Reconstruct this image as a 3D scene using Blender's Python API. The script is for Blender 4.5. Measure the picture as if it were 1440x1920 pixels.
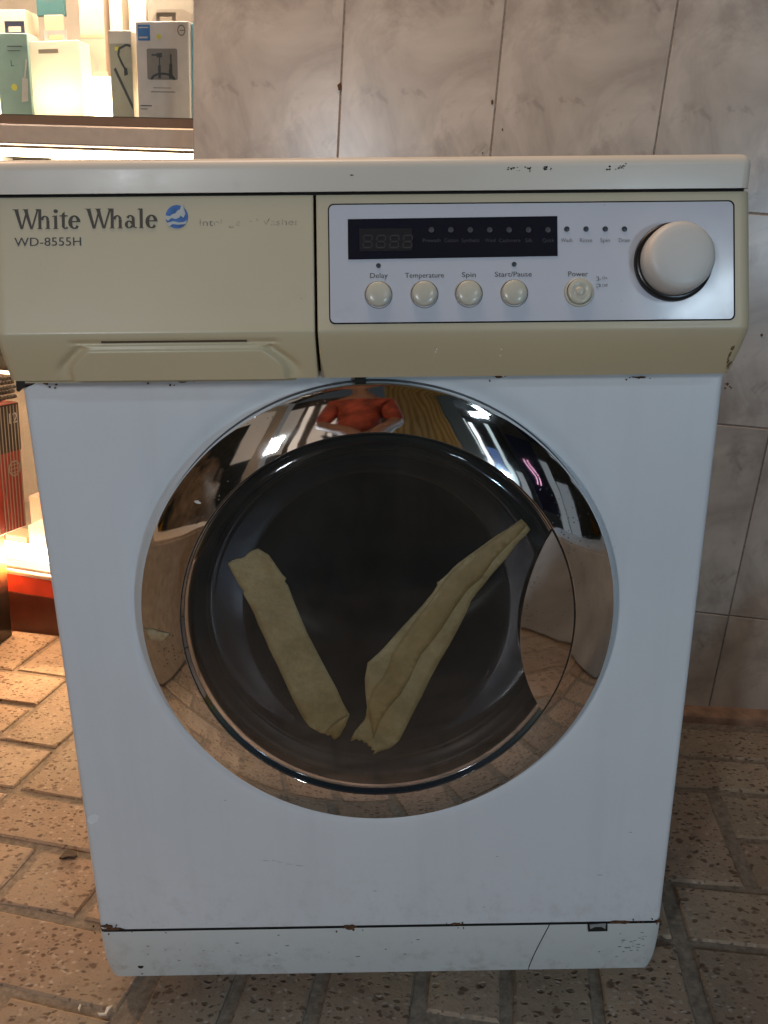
import bpy, bmesh, math, random
from mathutils import Vector, Matrix, noise
random.seed(7)
sin, cos, pi = math.sin, math.cos, math.pi
sc = bpy.context.scene
for o in list(bpy.data.objects): bpy.data.objects.remove(o)
C = sc.collection

# ---------------------------------------------------------------- camera
CP = Vector((0.0015, -0.6811, 0.7762)); PITCH, YAW, ROLL, FPX = 0.3042, 0.0085, 0.0095, 1507.0
F_ = Vector((sin(YAW)*cos(PITCH), cos(YAW)*cos(PITCH), -sin(PITCH)))
r0 = Vector((cos(YAW), -sin(YAW), 0)); d0 = F_.cross(r0)
R_ = r0*cos(ROLL) + d0*sin(ROLL); D_ = d0*cos(ROLL) - r0*sin(ROLL)
cam = bpy.data.objects.new('camera', bpy.data.cameras.new('camera')); C.objects.link(cam)
cam.matrix_world = Matrix.Translation(CP) @ Matrix((R_, -D_, -F_)).transposed().to_4x4()
cam.data.sensor_fit = 'VERTICAL'; cam.data.sensor_height = 24; cam.data.lens = FPX/1920*24
cam.data.clip_start = 0.01; cam.data.clip_end = 100
sc.camera = cam
sc.render.resolution_x = 768; sc.render.resolution_y = 1024
# ---------------------------------------------------------------- world: last dusk light
w = bpy.data.worlds.new('World'); sc.world = w; w.use_nodes = True
nt = w.node_tree; bg = nt.nodes['Background']
sky = nt.nodes.new('ShaderNodeTexSky'); sky.sky_type = 'NISHITA'; sky.sun_disc = False
sky.sun_elevation = math.radians(2); sky.sun_rotation = math.radians(200)
nt.links.new(sky.outputs[0], bg.inputs[0]); bg.inputs[1].default_value = 0.03
sc.view_settings.view_transform = 'Standard'; sc.view_settings.look = 'None'
sc.view_settings.exposure = 0.0; sc.view_settings.gamma = 1
# ---------------------------------------------------------------- lamps
def area(name, loc, target, sx, sy, power, col, spread=180):
    l = bpy.data.lights.new(name, 'AREA'); l.shape = 'RECTANGLE'; l.size = sx; l.size_y = sy
    l.energy = power; l.color = col; l.spread = math.radians(spread)
    o = bpy.data.objects.new(name, l); C.objects.link(o); o.location = loc
    o.rotation_euler = (Vector(target)-Vector(loc)).to_track_quat('-Z', 'Y').to_euler()
    return o
area('street_light', (1.20, -2.30, .86), (0, 0, .45), .14, .08, 9.5, (.54, .78, 1.0))
area('left_fill_light', (-.86, -1.85, 1.20), (0, 0, .4), .12, .22, 9.2, (.86, .93, 1.0))  # unseen fill lamp added to brighten the left of the body
area('street_lamp_high', (1.34, -2.30, 2.07), (.26, 0, .74), .26, .09, 5.0, (.70, .87, 1.0))
area('awning_lamp', (-.25, .12, 2.3), (-.1, .55, .9), .9, .2, 12, (1.0, .72, .52))
area('case_lamp', (-.612, .922, .172), (-.75, -.2, -.05), .9, .02, 11, (1.0, .56, .27))
area('case_lamp_high', (-1.0, .45, 2.0), (-.45, .2, 0), .12, .12, 8, (1.0, .62, .36))
area('shelf_lamp', (-.58, .925, 1.37), (-.56, 1.06, 1.0), 1.0, .04, 16, (1.0, .80, .64))
area('floor_shelf_lamp', (-.62, 1.02, .53), (-.60, 1.10, .1), 1.0, .10, 5, (1.0, .76, .5))

# ---------------------------------------------------------------- photo-ray helpers
def at(px, py, Y=None, Z=None, P=None, N=None):
    d = F_ + R_*((px-720)/FPX) + D_*((py-960)/FPX)
    if P is not None: t = (Vector(P)-CP).dot(N)/d.dot(N)
    elif Y is not None: t = (Y-CP.y)/d.y
    else: t = (Z-CP.z)/d.z
    return CP + d*t
W = .2975
def Yp(z):
    y0 = -.0182 - .3*(.8247-max(z, .724))
    if z < .724:
        t = min(1, (.724-z)/.040); y0 += .0285*(t**1.2)
    return y0
def pp(px, py):
    y = -.028
    for _ in range(12): v = at(px, py, Y=y); y = Yp(v.z)
    return v.x, v.z

# ---------------------------------------------------------------- objects
def tag(o, label=None, cat=None, group=None, kind=None):
    if label: o['label'] = label
    if cat: o['category'] = cat
    if group: o['group'] = group
    if kind: o['kind'] = kind
    return o
def thing(name, loc, label, cat, group=None):
    o = bpy.data.objects.new(name, None); C.objects.link(o); o.location = loc; o.empty_display_size = .05
    return tag(o, label, cat, group)
bpy.context.view_layer.update()
def link(name, me, mat, parent=None, smooth=False, M=None):
    o = bpy.data.objects.new(name, me); C.objects.link(o)
    if mat and not me.materials:
        for m in (mat if isinstance(mat, (list, tuple)) else [mat]): me.materials.append(m)
    if smooth: me.shade_smooth()
    if M is not None: o.matrix_world = M
    if parent is not None:
        o.parent = parent; 
        pm = Matrix.Translation(wloc(parent))
        if parent.type == 'EMPTY': pm = pm @ parent.rotation_euler.to_matrix().to_4x4()
        o.matrix_parent_inverse = pm.inverted() if M is None or True else Matrix()
    return o
def wloc(o):
    return o.location.copy() if o.type == 'EMPTY' else Vector((0, 0, 0))
def obj(name, bm, mat, parent=None, smooth=False, sharp=None, M=None):
    me = bpy.data.meshes.new(name); bm.normal_update(); bm.to_mesh(me); bm.free()
    o = link(name, me, mat, parent, smooth, M)
    if sharp: me.set_sharp_from_angle(angle=math.radians(sharp))
    return o
def B(): return bmesh.new()
def box(bm, x0, x1, y0, y1, z0, z1, bev=0, seg=2, M=None):
    r = bmesh.ops.create_cube(bm, size=1); vs = r['verts']
    for v in vs: v.co = Vector((x0+(v.co.x+.5)*(x1-x0), y0+(v.co.y+.5)*(y1-y0), z0+(v.co.z+.5)*(z1-z0)))
    if bev:
        es = list({e for v in vs for e in v.link_edges})
        r2 = bmesh.ops.bevel(bm, geom=es, offset=bev, segments=seg, affect='EDGES', profile=.5)
        vs = list({v for f in r2['faces'] for v in f.verts} | {v for v in vs if v.is_valid})
        # flood the whole island
        seen = set(vs); st = list(vs)
        while st:
            v = st.pop()
            for e in v.link_edges:
                q = e.other_vert(v)
                if q not in seen: seen.add(q); st.append(q)
        vs = list(seen)
    if M is not None: bmesh.ops.transform(bm, matrix=M, verts=vs)
    return bm
def prism(bm, pts, yf, th, M=None, double=True):
    """polygon pts (x,z); front at yf (number or function of z), thickness th towards +y"""
    fy = yf if callable(yf) else (lambda z: yf)
    a = [bm.verts.new((x, fy(z), z)) for x, z in pts]; b = [bm.verts.new((x, fy(z)+th, z)) for x, z in pts]
    n = len(a); area2 = sum(pts[i][0]*pts[(i+1) % n][1]-pts[(i+1) % n][0]*pts[i][1] for i in range(n))
    if area2 < 0: a.reverse(); b.reverse()
    f = bm.faces.new(a)
    if double: bm.faces.new(b[::-1])
    for i in range(n):
        j = (i+1) % n; bm.faces.new((a[j], a[i], b[i], b[j]))
    if n > 4: bmesh.ops.triangulate(bm, faces=[f])
    if M is not None: bmesh.ops.transform(bm, matrix=M, verts=a+b)
    return bm
def rrect(x0, x1, z0, z1, r, n=6):
    P = []
    for cx, cz, a in ((x1-r, z1-r, 0), (x0+r, z1-r, 90), (x0+r, z0+r, 180), (x1-r, z0+r, 270)):
        for i in range(n+1):
            t = math.radians(a+90*i/n); P.append((cx+r*cos(t), cz+r*sin(t)))
    return P
def lathe(bm, prof, cx, cz, n=128, a0=0, a1=2*pi):
    """profile (r,y) revolved about the y axis through (cx,cz)"""
    full = abs(a1-a0-2*pi) < 1e-6; cols = []
    for i in range(n if full else n+1):
        a = a0+(a1-a0)*i/n
        cols.append([bm.verts.new((cx+r*cos(a), y, cz+r*sin(a))) for r, y in prof])
    for i in range(n):
        A, Bc = cols[i], cols[(i+1) % len(cols)]
        for j in range(len(prof)-1):
            try: bm.faces.new((A[j], A[j+1], Bc[j+1], Bc[j]))
            except ValueError: pass
    return bm
def disc(bm, cx, cz, r, y, n=32, dome=0, rings=1):
    prof = [(max(1e-5, r*(1-k/rings)), y - dome*(1-(1-k/rings)**2)) for k in range(rings+1)]
    if rings == 1 and not dome:
        vs = [bm.verts.new((cx+r*cos(2*pi*i/n), y, cz+r*sin(2*pi*i/n))) for i in range(n)]
        bm.faces.new(vs); return bm
    return lathe(bm, prof, cx, cz, n)
def tube(bm, pts, rad, n=8, closed=False):
    pts = [Vector(p) for p in pts]; rings = []
    for i, p in enumerate(pts):
        t = (pts[min(i+1, len(pts)-1)]-pts[max(i-1, 0)]).normalized()
        u = t.orthogonal().normalized() if i == 0 else (u - t*u.dot(t)).normalized()
        v = t.cross(u)
        rings.append([bm.verts.new(p+(u*cos(2*pi*k/n)+v*sin(2*pi*k/n))*rad) for k in range(n)])
    for a, b in zip(rings, rings[1:]):
        for k in range(n): bm.faces.new((a[k], a[(k+1) % n], b[(k+1) % n], b[k]))
    bm.faces.new(rings[0][::-1]); bm.faces.new(rings[-1])
    return bm
def text(name, s, x, z, size, mat, parent, Y=None, width=None, align='LEFT', off=.0004, M=None, tilt=0):
    cu = bpy.data.curves.new('t', 'FONT'); cu.body = s; cu.size = 1; cu.align_x = align; cu.resolution_u = 3
    to = bpy.data.objects.new('t', cu); C.objects.link(to); bpy.context.view_layer.update()
    me = bpy.data.meshes.new_from_object(to.evaluated_get(bpy.context.evaluated_depsgraph_get()))
    bpy.data.objects.remove(to); bpy.data.curves.remove(cu)
    xs = [v.co.x for v in me.vertices]; sx = size
    if width: sx = width/(max(xs)-min(xs))
    for v in me.vertices:
        vx, vz = v.co.x*sx, v.co.y*size
        if M is None:
            zz = z+vz; v.co = Vector((x+vx, (Yp(zz) if Y is None else Y)-off, zz))
        else: v.co = M @ Vector((x+vx, -off, z+vz))
    me.materials.clear()
    return link(name, me, mat, parent)

# ---------------------------------------------------------------- materials
def new(name):
    m = bpy.data.materials.new(name); m.use_nodes = True; t = m.node_tree
    b = t.nodes['Principled BSDF']; return m, t, b
def N(t, kind, **kw):
    n = t.nodes.new(kind)
    for k, v in kw.items():
        if k.startswith('i_'): n.inputs[int(k[2:])].default_value = v
        else: setattr(n, k, v)
    return n
def coords(t, mode='Object', scale=(1, 1, 1)):
    c = N(t, 'ShaderNodeNewGeometry') if mode == 'World' else N(t, 'ShaderNodeTexCoord')
    mp = N(t, 'ShaderNodeMapping'); mp.inputs['Scale'].default_value = scale
    t.links.new(c.outputs['Position' if mode == 'World' else mode], mp.inputs[0]); return mp.outputs[0]
def nz(t, co, s, det=4, rough=.55, dist=0):
    n = N(t, 'ShaderNodeTexNoise'); n.inputs['Scale'].default_value = s; n.inputs['Detail'].default_value = det
    n.inputs['Roughness'].default_value = rough; n.inputs['Distortion'].default_value = dist
    t.links.new(co, n.inputs['Vector']); return n.outputs['Fac']
def ramp(t, f, stops, interp='LINEAR'):
    r = N(t, 'ShaderNodeValToRGB'); r.color_ramp.interpolation = interp; e = r.color_ramp.elements
    while len(e) < len(stops): e.new(.5)
    for k, (p, c) in enumerate(stops):
        e[k].position = p; e[k].color = (c, c, c, 1) if isinstance(c, (int, float)) else (*c, 1)
    t.links.new(f, r.inputs[0]); return r.outputs[0]
def mix(t, f, a, b, mode='MIX'):
    m = N(t, 'ShaderNodeMix', data_type='RGBA', blend_type=mode)
    for i_, v in ((0, f), (6, a), (7, b)):
        s = m.inputs[i_]
        if isinstance(v, (int, float)): s.default_value = v if i_ == 0 else (v, v, v, 1)
        elif isinstance(v, (tuple, list)): s.default_value = (*v, 1)
        else: t.links.new(v, s)
    return m.outputs[2]
def bump(t, b, h, strength=.3, dist=.001):
    n = N(t, 'ShaderNodeBump'); n.inputs['Strength'].default_value = strength; n.inputs['Distance'].default_value = dist
    t.links.new(h, n.inputs['Height']); t.links.new(n.outputs[0], b.inputs['Normal'])
def plain(name, col, rough=.5, metal=0, vary=.06, bmp=0, scale=60, coat=0, spec=.5):
    m, t, b = new(name); co = coords(t)
    f = nz(t, co, scale, 5)
    c = mix(t, ramp(t, f, [(.3, 0.), (.7, 1.)]), tuple(x*(1-vary) for x in col), tuple(min(1, x*(1+vary)) for x in col))
    t.links.new(c, b.inputs['Base Color']); b.inputs['Roughness'].default_value = rough; b.inputs['Metallic'].default_value = metal
    b.inputs['Specular IOR Level'].default_value = spec
    b.inputs['Coat Weight'].default_value = coat
    if bmp: bump(t, b, f, bmp)
    return m
def emit(name, col, s):
    m, t, b = new(name); b.inputs['Base Color'].default_value = (*col, 1)
    b.inputs['Emission Color'].default_value = (*col, 1); b.inputs['Emission Strength'].default_value = s; return m

def paint(name, col, dirt=(.20, .15, .10), rough=.32, amt=.5, bias=.62, low=0.0, lowamt=.5, streak=0.0, bmp=.07):
    """enamelled sheet or plastic: faint mottling, smudges, grime of its own shape"""
    m, t, b = new(name); co = coords(t, 'World')
    a = nz(t, co, 5, 3); s = nz(t, co, 26, 6, .7); sp = nz(t, co, 260, 3, .6)
    c = mix(t, ramp(t, a, [(.3, 0.), (.7, 1.)]), col, tuple(x*.93 for x in col))
    g = ramp(t, s, [(bias, 0.), (bias+.14, amt)])
    c = mix(t, g, c, tuple(x*.6+d*.4 for x, d in zip(col, dirt)))
    if streak:
        mp = N(t, 'ShaderNodeMapping'); mp.inputs['Scale'].default_value = (1, 1, .05); t.links.new(co, mp.inputs[0])
        c = mix(t, ramp(t, nz(t, mp.outputs[0], 38, 4, .6), [(.5, 0.), (.78, streak)]), c, tuple(x*.62 for x in col))
    g2 = ramp(t, sp, [(.72, 0.), (.78, .7)])
    c = mix(t, g2, c, tuple(x*.45+d*.3 for x, d in zip(col, dirt)))
    if low:
        sepx = N(t, 'ShaderNodeSeparateXYZ'); t.links.new(co, sepx.inputs[0])
        mr = N(t, 'ShaderNodeMapRange'); mr.inputs[1].default_value = low; mr.inputs[2].default_value = 0.02
        mr.inputs[3].default_value = 0; mr.inputs[4].default_value = 1; t.links.new(sepx.outputs[2], mr.inputs[0])
        k = N(t, 'ShaderNodeMath', operation='MULTIPLY'); t.links.new(mr.outputs[0], k.inputs[0])
        t.links.new(ramp(t, nz(t, co, 45, 6, .75), [(.5, 0.), (.66, lowamt)]), k.inputs[1])
        c = mix(t, k.outputs[0], c, dirt)
    t.links.new(c, b.inputs['Base Color'])
    t.links.new(ramp(t, s, [(.2, rough-.04), (.8, rough+.12)]), b.inputs['Roughness'])
    h1, h2 = nz(t, co, 420, 2), nz(t, co, 7, 2)
    k9 = N(t, 'ShaderNodeMath', operation='MULTIPLY_ADD'); k9.inputs[1].default_value = 8; t.links.new(h2, k9.inputs[0]); t.links.new(h1, k9.inputs[2])
    bump(t, b, k9.outputs[0], bmp, .0006)
    return m
M_body = paint('white_enamel', (.70, .725, .75), rough=.34, amt=.22, bias=.62, low=.20, lowamt=.35, streak=.13)
M_kick = paint('kick_plastic', (.63, .66, .65), rough=.40, amt=.25, bias=.62, low=.10, lowamt=.42)
M_cream = paint('yellowed_plastic_floor_glow', (.60, .525, .37), dirt=(.28, .2, .08), rough=.30, amt=.25, bias=.62)
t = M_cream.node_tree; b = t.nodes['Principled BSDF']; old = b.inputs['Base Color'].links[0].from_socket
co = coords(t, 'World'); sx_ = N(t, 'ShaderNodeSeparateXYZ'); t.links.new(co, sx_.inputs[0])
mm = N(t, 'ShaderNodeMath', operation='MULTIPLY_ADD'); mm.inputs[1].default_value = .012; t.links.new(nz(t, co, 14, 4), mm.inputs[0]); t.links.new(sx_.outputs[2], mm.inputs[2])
t.links.new(mix(t, ramp(t, mm.outputs[0], [(.718, .6), (.738, 0.)]), old, mix(t, 1.0, old, (1.0, .93, .77), 'MULTIPLY')), b.inputs['Base Color'])  # warm floor bounce on the lower fascia, put into the colour
M_lid = paint('lid_plastic', (.74, .655, .545), rough=.30, amt=.2, bias=.64)
M_insert = paint('insert_plastic', (.58, .60, .66), rough=.12, amt=.35, bias=.60, bmp=.004)
M_knob = paint('knob_plastic', (.62, .60, .56), rough=.38, amt=.3, bias=.6)
M_button = plain('button_plastic', (.55, .52, .42), .25)
M_black = plain('black_plastic', (.012, .011, .011), .3)
M_gap = plain('seam_shadow', (.010, .009, .008), .9)
M_rubber = plain('rubber', (.02, .02, .02), .7)
M_disp = plain('display_window', (.012, .013, .022), .12)
M_print = plain('grey_print', (.055, .06, .065), .5)
M_print2 = plain('small_grey_print', (.17, .18, .19), .5)
M_brand = plain('brand_print', (.065, .055, .045), .45)
M_dim = plain('dim_print', (.045, .045, .06), .5)
M_seg = plain('dim_segment', (.035, .035, .035), .4)
M_blue = plain('emblem_blue', (.06, .16, .42), .4, vary=.3, scale=120)
M_rust = plain('rust', (.10, .045, .018), .9, vary=.5, scale=400)
M_dark = plain('dark_chip', (.02, .016, .013), .8, vary=.4)
# chrome with pitting and wear
m, t, b = new('worn_chrome'); co = coords(t, 'World')
sp = N(t, 'ShaderNodeTexVoronoi'); sp.inputs['Scale'].default_value = 230; t.links.new(co, sp.inputs['Vector'])
pit = ramp(t, sp.outputs['Distance'], [(.12, 1.), (.22, 0.)])
msk = ramp(t, nz(t, co, 11, 4, .6), [(.52, 0.), (.64, .8)])
k = N(t, 'ShaderNodeMath', operation='MULTIPLY'); t.links.new(pit, k.inputs[0]); t.links.new(msk, k.inputs[1])
tint = mix(t, ramp(t, nz(t, co, 7, 3), [(.3, 0.), (.7, 1.)]), (.85, .85, .84), (.79, .795, .79))
t.links.new(mix(t, k.outputs[0], tint, (.05, .035, .02)), b.inputs['Base Color'])
b.inputs['Metallic'].default_value = 1
t.links.new(mix(t, k.outputs[0], ramp(t, nz(t, co, 30, 5, .7), [(.35, .015), (.75, .07)]), .35), b.inputs['Roughness'])
bump(t, b, nz(t, co, 16, 2), .07, .004)
M_chrome = m
# smoked cover: thin tinted sheet, clear where one looks straight through
def smoked(name, tint, ior=1.4, rough=.06, dust=.10, gc=1.0):
    m, t, b = new(name); t.nodes.remove(b); out = t.nodes['Material Output']
    tr = N(t, 'ShaderNodeBsdfTransparent'); tr.inputs[0].default_value = (*tint, 1)
    gl = N(t, 'ShaderNodeBsdfGlossy'); gl.inputs['Roughness'].default_value = rough; gl.inputs[0].default_value = (.95*gc, .95*gc, gc, 1)
    fr = N(t, 'ShaderNodeFresnel'); fr.inputs[0].default_value = ior
    df = N(t, 'ShaderNodeBsdfDiffuse'); df.inputs[0].default_value = (.22, .205, .18, 1)
    co = coords(t, 'World'); dust = ramp(t, nz(t, co, 14, 6, .72), [(.30, dust*.35), (.80, dust)])
    m0 = N(t, 'ShaderNodeMixShader'); t.links.new(dust, m0.inputs[0]); t.links.new(tr.outputs[0], m0.inputs[1]); t.links.new(df.outputs[0], m0.inputs[2])
    ms = N(t, 'ShaderNodeMixShader'); t.links.new(fr.outputs[0], ms.inputs[0])
    t.links.new(m0.outputs[0], ms.inputs[1]); t.links.new(gl.outputs[0], ms.inputs[2]); t.links.new(ms.outputs[0], out.inputs[0])
    return m
M_smoke = smoked('smoked_cover', (.46, .45, .43), 1.42, .07, dust=.11)
M_bowl = smoked('bowl_glass', (.60, .62, .62), 1.45, rough=.26, dust=.22, gc=.6)
M_pane = smoked('case_glass', (.93, .95, .94), 1.3, rough=.02, dust=.04)
M_gasket = plain('gasket_rubber', (.085, .09, .095), .45)
M_drum = plain('drum_steel', (.22, .22, .23), .35, metal=.8)
# masking tape
def tape_mat(name, c1, c2):
    m, t, b = new(name); co = coords(t, 'World')
    f = nz(t, co, 22, 6, .7); g = nz(t, co, 190, 4, .7)
    c = mix(t, ramp(t, f, [(.3, 0.), (.7, 1.)]), c1, c2)
    c = mix(t, ramp(t, g, [(.35, .45), (.65, 0.)]), c, tuple(x*.7 for x in c1))
    st = ramp(t, nz(t, co, 17, 5, .6, .5), [(.48, 0.), (.66, .65)]); c = mix(t, st, c, (.25, .155, .05))
    t.links.new(c, b.inputs['Base Color']); b.inputs['Roughness'].default_value = .42
    b.inputs['Subsurface Weight'].default_value = .0
    bump(t, b, nz(t, co, 110, 6, .7, .8), 1.0, .0016)
    tr = N(t, 'ShaderNodeBsdfTransparent'); tr.inputs[0].default_value = (.8, .7, .45, 1); ms = N(t, 'ShaderNodeMixShader')
    t.links.new(ramp(t, nz(t, co, 30, 4), [(.35, .10), (.7, .38)]), ms.inputs[0]); t.links.new(b.outputs[0], ms.inputs[1]); t.links.new(tr.outputs[0], ms.inputs[2]); t.links.new(ms.outputs[0], t.nodes['Material Output'].inputs[0]); return m
M_tape = tape_mat('masking_tape', (.32, .245, .12), (.40, .315, .16))
M_tape2 = tape_mat('stained_masking_tape', (.33, .235, .10), (.29, .205, .09))
M_tape3 = tape_mat('pale_masking_tape', (.42, .31, .17), (.50, .38, .22))
# pavers
m, t, b = new('paver_stone'); co = coords(t, 'World')
oi = N(t, 'ShaderNodeObjectInfo')
base = mix(t, ramp(t, nz(t, co, 9, 5, .65), [(.3, 0.), (.7, 1.)]), (.43, .34, .24), (.32, .25, .18))
base = mix(t, ramp(t, nz(t, co, 2.6, 4, .6), [(.42, 0.), (.62, .7)]), base, (.36, .235, .165))
hs = N(t, 'ShaderNodeHueSaturation'); t.links.new(base, hs.inputs['Color'])
mr = N(t, 'ShaderNodeMapRange'); mr.inputs[3].default_value = .80; mr.inputs[4].default_value = 1.15
t.links.new(oi.outputs['Random'], mr.inputs[0]); t.links.new(mr.outputs[0], hs.inputs['Value'])
wp = N(t, 'ShaderNodeTexNoise'); wp.inputs['Scale'].default_value = 60; t.links.new(co, wp.inputs['Vector'])
wv = mix(t, .012, co, wp.outputs['Color'])
def flecks(scale, lo, hi, dens, seed):
    mp = N(t, 'ShaderNodeMapping'); mp.inputs['Location'].default_value = (seed, seed*.7, 0); mp.inputs['Scale'].default_value = (1, 1.5, 1)
    t.links.new(wv, mp.inputs[0])
    v = N(t, 'ShaderNodeTexVoronoi'); v.inputs['Scale'].default_value = scale; v.inputs['Randomness'].default_value = 1; t.links.new(mp.outputs[0], v.inputs['Vector'])
    sx = N(t, 'ShaderNodeSeparateColor'); t.links.new(v.outputs['Color'], sx.inputs[0])
    sel = ramp(t, sx.outputs[0], [(dens, 1.), (dens+.02, 0.)]); d = ramp(t, v.outputs['Distance'], [(lo, 1.), (hi, 0.)])
    k = N(t, 'ShaderNodeMath', operation='MULTIPLY'); t.links.new(sel, k.inputs[0]); t.links.new(d, k.inputs[1]); return k.outputs[0]
f1 = flecks(95, .24, .42, .42, 0); f2 = flecks(165, .2, .38, .36, 3.3); f3 = flecks(120, .2, .4, .25, 7.7)
rg = ramp(t, nz(t, co, 5.5, 3, .5), [(.36, .40), (.55, 1.)])
def mul(a, b_):
    k = N(t, 'ShaderNodeMath', operation='MULTIPLY'); t.links.new(a, k.inputs[0])
    if isinstance(b_, float): k.inputs[1].default_value = b_
    else: t.links.new(b_, k.inputs[1])
    return k.outputs[0]
c = mix(t, mul(mul(f1, rg), .85), hs.outputs[0], (.10, .055, .035))
c = mix(t, mul(mul(f2, rg), .8), c, (.06, .04, .03))
f4 = flecks(62, .22, .36, .26, 5.1)
c = mix(t, mul(f4, .8), c, (.11, .055, .03))
c = mix(t, mul(f3, .5), c, (.55, .47, .40))
c = mix(t, ramp(t, nz(t, co, 30, 7, .75), [(.50, 0.), (.75, .6)]), c, (.13, .10, .08))
t.links.new(c, b.inputs['Base Color']); b.inputs['Roughness'].default_value = .78
ad = N(t, 'ShaderNodeMath', operation='SUBTRACT'); t.links.new(nz(t, co, 120, 6, .7), ad.inputs[0]); t.links.new(mul(f1, .9), ad.inputs[1])
bump(t, b, ad.outputs[0], .65, .0025)
M_paver = m
M_mortar = plain('joint_mortar', (.235, .19, .145), .95, vary=.35, bmp=.9, scale=130)
M_concrete = plain('concrete', (.30, .29, .28), .7, vary=.2, bmp=.5, scale=25)
M_kerb = plain('kerb_stone', (.30, .19, .13), .8, vary=.35, bmp=.6, scale=35)
# glazed wall tile: the same marbled print on every tile
m, t, b = new('marbled_tile'); co = coords(t, 'Object')
a = nz(t, co, 6, 6, .6, .7); bb = nz(t, co, 10, 7, .62, .5); v = nz(t, co, 5, 5, .62, .9)
c = mix(t, ramp(t, a, [(.32, 0.), (.68, 1.)]), (.375, .325, .28), (.62, .56, .49))
c = mix(t, ramp(t, bb, [(.53, 0.), (.70, .75)]), c, (.27, .23, .195))
c = mix(t, ramp(t, v, [(.40, 0.), (.49, .30), (.53, .10), (.62, 0.)]), c, (.26, .22, .19))
c = mix(t, ramp(t, nz(t, co, 21, 5, .62, .6), [(.62, 0.), (.72, .55)]), c, (.20, .165, .14))
t.links.new(c, b.inputs['Base Color']); b.inputs['Roughness'].default_value = .26
bump(t, b, nz(t, co, 12, 3), .08, .004)
M_tile = m
M_grout = plain('tile_grout', (.24, .20, .17), .95, vary=.3, scale=200)
M_wallcore = plain('wall_render', (.35, .32, .30), .9, bmp=.5)

# ================================================================ SETTING
g = B(); box(g, -6, 6, -9, 6, -.30, -.0040); ground = tag(obj('ground', g, M_mortar), kind='structure')
tag(ground, 'mortar bed between the pavers of the footpath')
cache = {}
def paver_mesh(l, w_):
    k = (round(l, 3), round(w_, 3), random.randrange(5))
    if k not in cache:
        bm = B(); rng = random.Random(hash(k) & 0xffff)
        h = .0024; e = .0026
        ring = lambda ins, z: [bm.verts.new((sx*(l/2-ins)+rng.uniform(-.0013, .0013), sy*(w_/2-ins)+rng.uniform(-.0013, .0013), z)) for sx, sy in ((-1, -1), (0, -1), (1, -1), (1, 0), (1, 1), (0, 1), (-1, 1), (-1, 0))]
        r1 = ring(-.002, -.02); r2 = ring(0, -h); r3 = ring(e, 0)
        for A, Bq in ((r1, r2), (r2, r3)):
            for i in range(8): bm.faces.new((A[i], A[(i+1) % 8], Bq[(i+1) % 8], Bq[i]))
        bm.faces.new(r3)
        me = bpy.data.meshes.new('paver'); bm.normal_update(); bm.to_mesh(me); bm.free(); me.materials.append(M_paver); cache[k] = me
    return cache[k]
npav = 0
def paver(ang, s0, s1, v0, v1, j=.007):
    """paver cell in a frame turned by -ang degrees"""
    global npav
    a = math.radians(ang); sm, vm = (s0+s1)/2, (v0+v1)/2
    x = sm*cos(a)+vm*sin(a); y = -sm*sin(a)+vm*cos(a)
    o = bpy.data.objects.new('paver', paver_mesh(s1-s0-2*j, v1-v0-2*j)); C.objects.link(o)
    o.location = (x, y, random.uniform(-.0014, .0012)); o.rotation_euler = (random.uniform(-.004, .004), random.uniform(-.004, .004), -a+random.uniform(-.012, .012)); o.parent = ground
    npav += 1
# left field (as seen beside the washer)
cs = [-.889+.1235*i for i in range(-6, 9)]; S = lambda i: -.766+.1235*(i-1)      # S(1) = -.766
rv = [.664, .556, .448, .338, .226, .128, .021, -.085, -.19]
LP = [(-.2, 1, 1, 2), (1, 2, 1, 3), (-1, 1, 2, 3), (-1, 1, 3, 4), (1, 2, 3, 4), (2, 3, 2, 4), (3, 5, 1, 2), (2, 3, 1, 2), (3, 4, 2, 4),
      (2, 4, 4, 5), (0, 2, 4, 5), (-2, 0, 4, 5), (4, 6, 4, 5), (3, 4, 5, 6), (1, 3, 5, 6), (-1, 1, 5, 6), (3, 5, 6, 7), (1, 3, 6, 7), (-1, 1, 6, 7),
      (2.14, 3.9, 7, 8), (3.9, 5, 7, 8), (0.1, 2.14, 7, 8), (-2, .1, 7, 8), (4, 5, 5, 6)]
for a, b_, r1, r2 in LP: paver(14.5, S(a), S(b_), rv[r2], rv[r1], .0068)
# upper rows, next to the glass case
paver(14.5, -1.13, -.90, .556, .72, .006); paver(14.5, -.90, -.655, .556, .72, .006); paver(14.5, -.655, -.42, .556, .66); paver(14.5, -.655, -.42, .66, .76)
paver(14.5, -1.15, -.89, .448, .556); paver(14.5, -1.13, -.90, .72, .83); paver(14.5, -.9, -.66, .72, .83); paver(14.5, -.66, -.42, .76, .87)
for r1, r2 in ((1, 2), (2, 3), (3, 4), (5, 6), (6, 7), (7, 8)):
    paver(14.5, -1.36, -1.13, rv[r2], rv[r1])
    if r1 > 1: paver(14.5, -1.13, -1.01, rv[r2], rv[r1])
# right field
RP = [(.30, .62, .508, .60), (.62, .86, .508, .60), (.34, .56, .421, .508), (.56, .80, .421, .508), (.34, .450, .219, .421), (.455, .66, .317, .421), (.455, .66, .219, .317),
      (.66, .86, .317, .421), (.66, .86, .219, .317), (.347, .56, .121, .219), (.56, .78, .121, .219), (.347, .56, -.085, .121), (.56, .78, .01, .121), (.56, .78, -.085, .01),
      (.235, .34, .121, .219), (.235, .34, -.012, .121)]
for a, b_, v0, v1 in RP: paver(8, a, b_, v0, v1, .0065)
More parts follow.
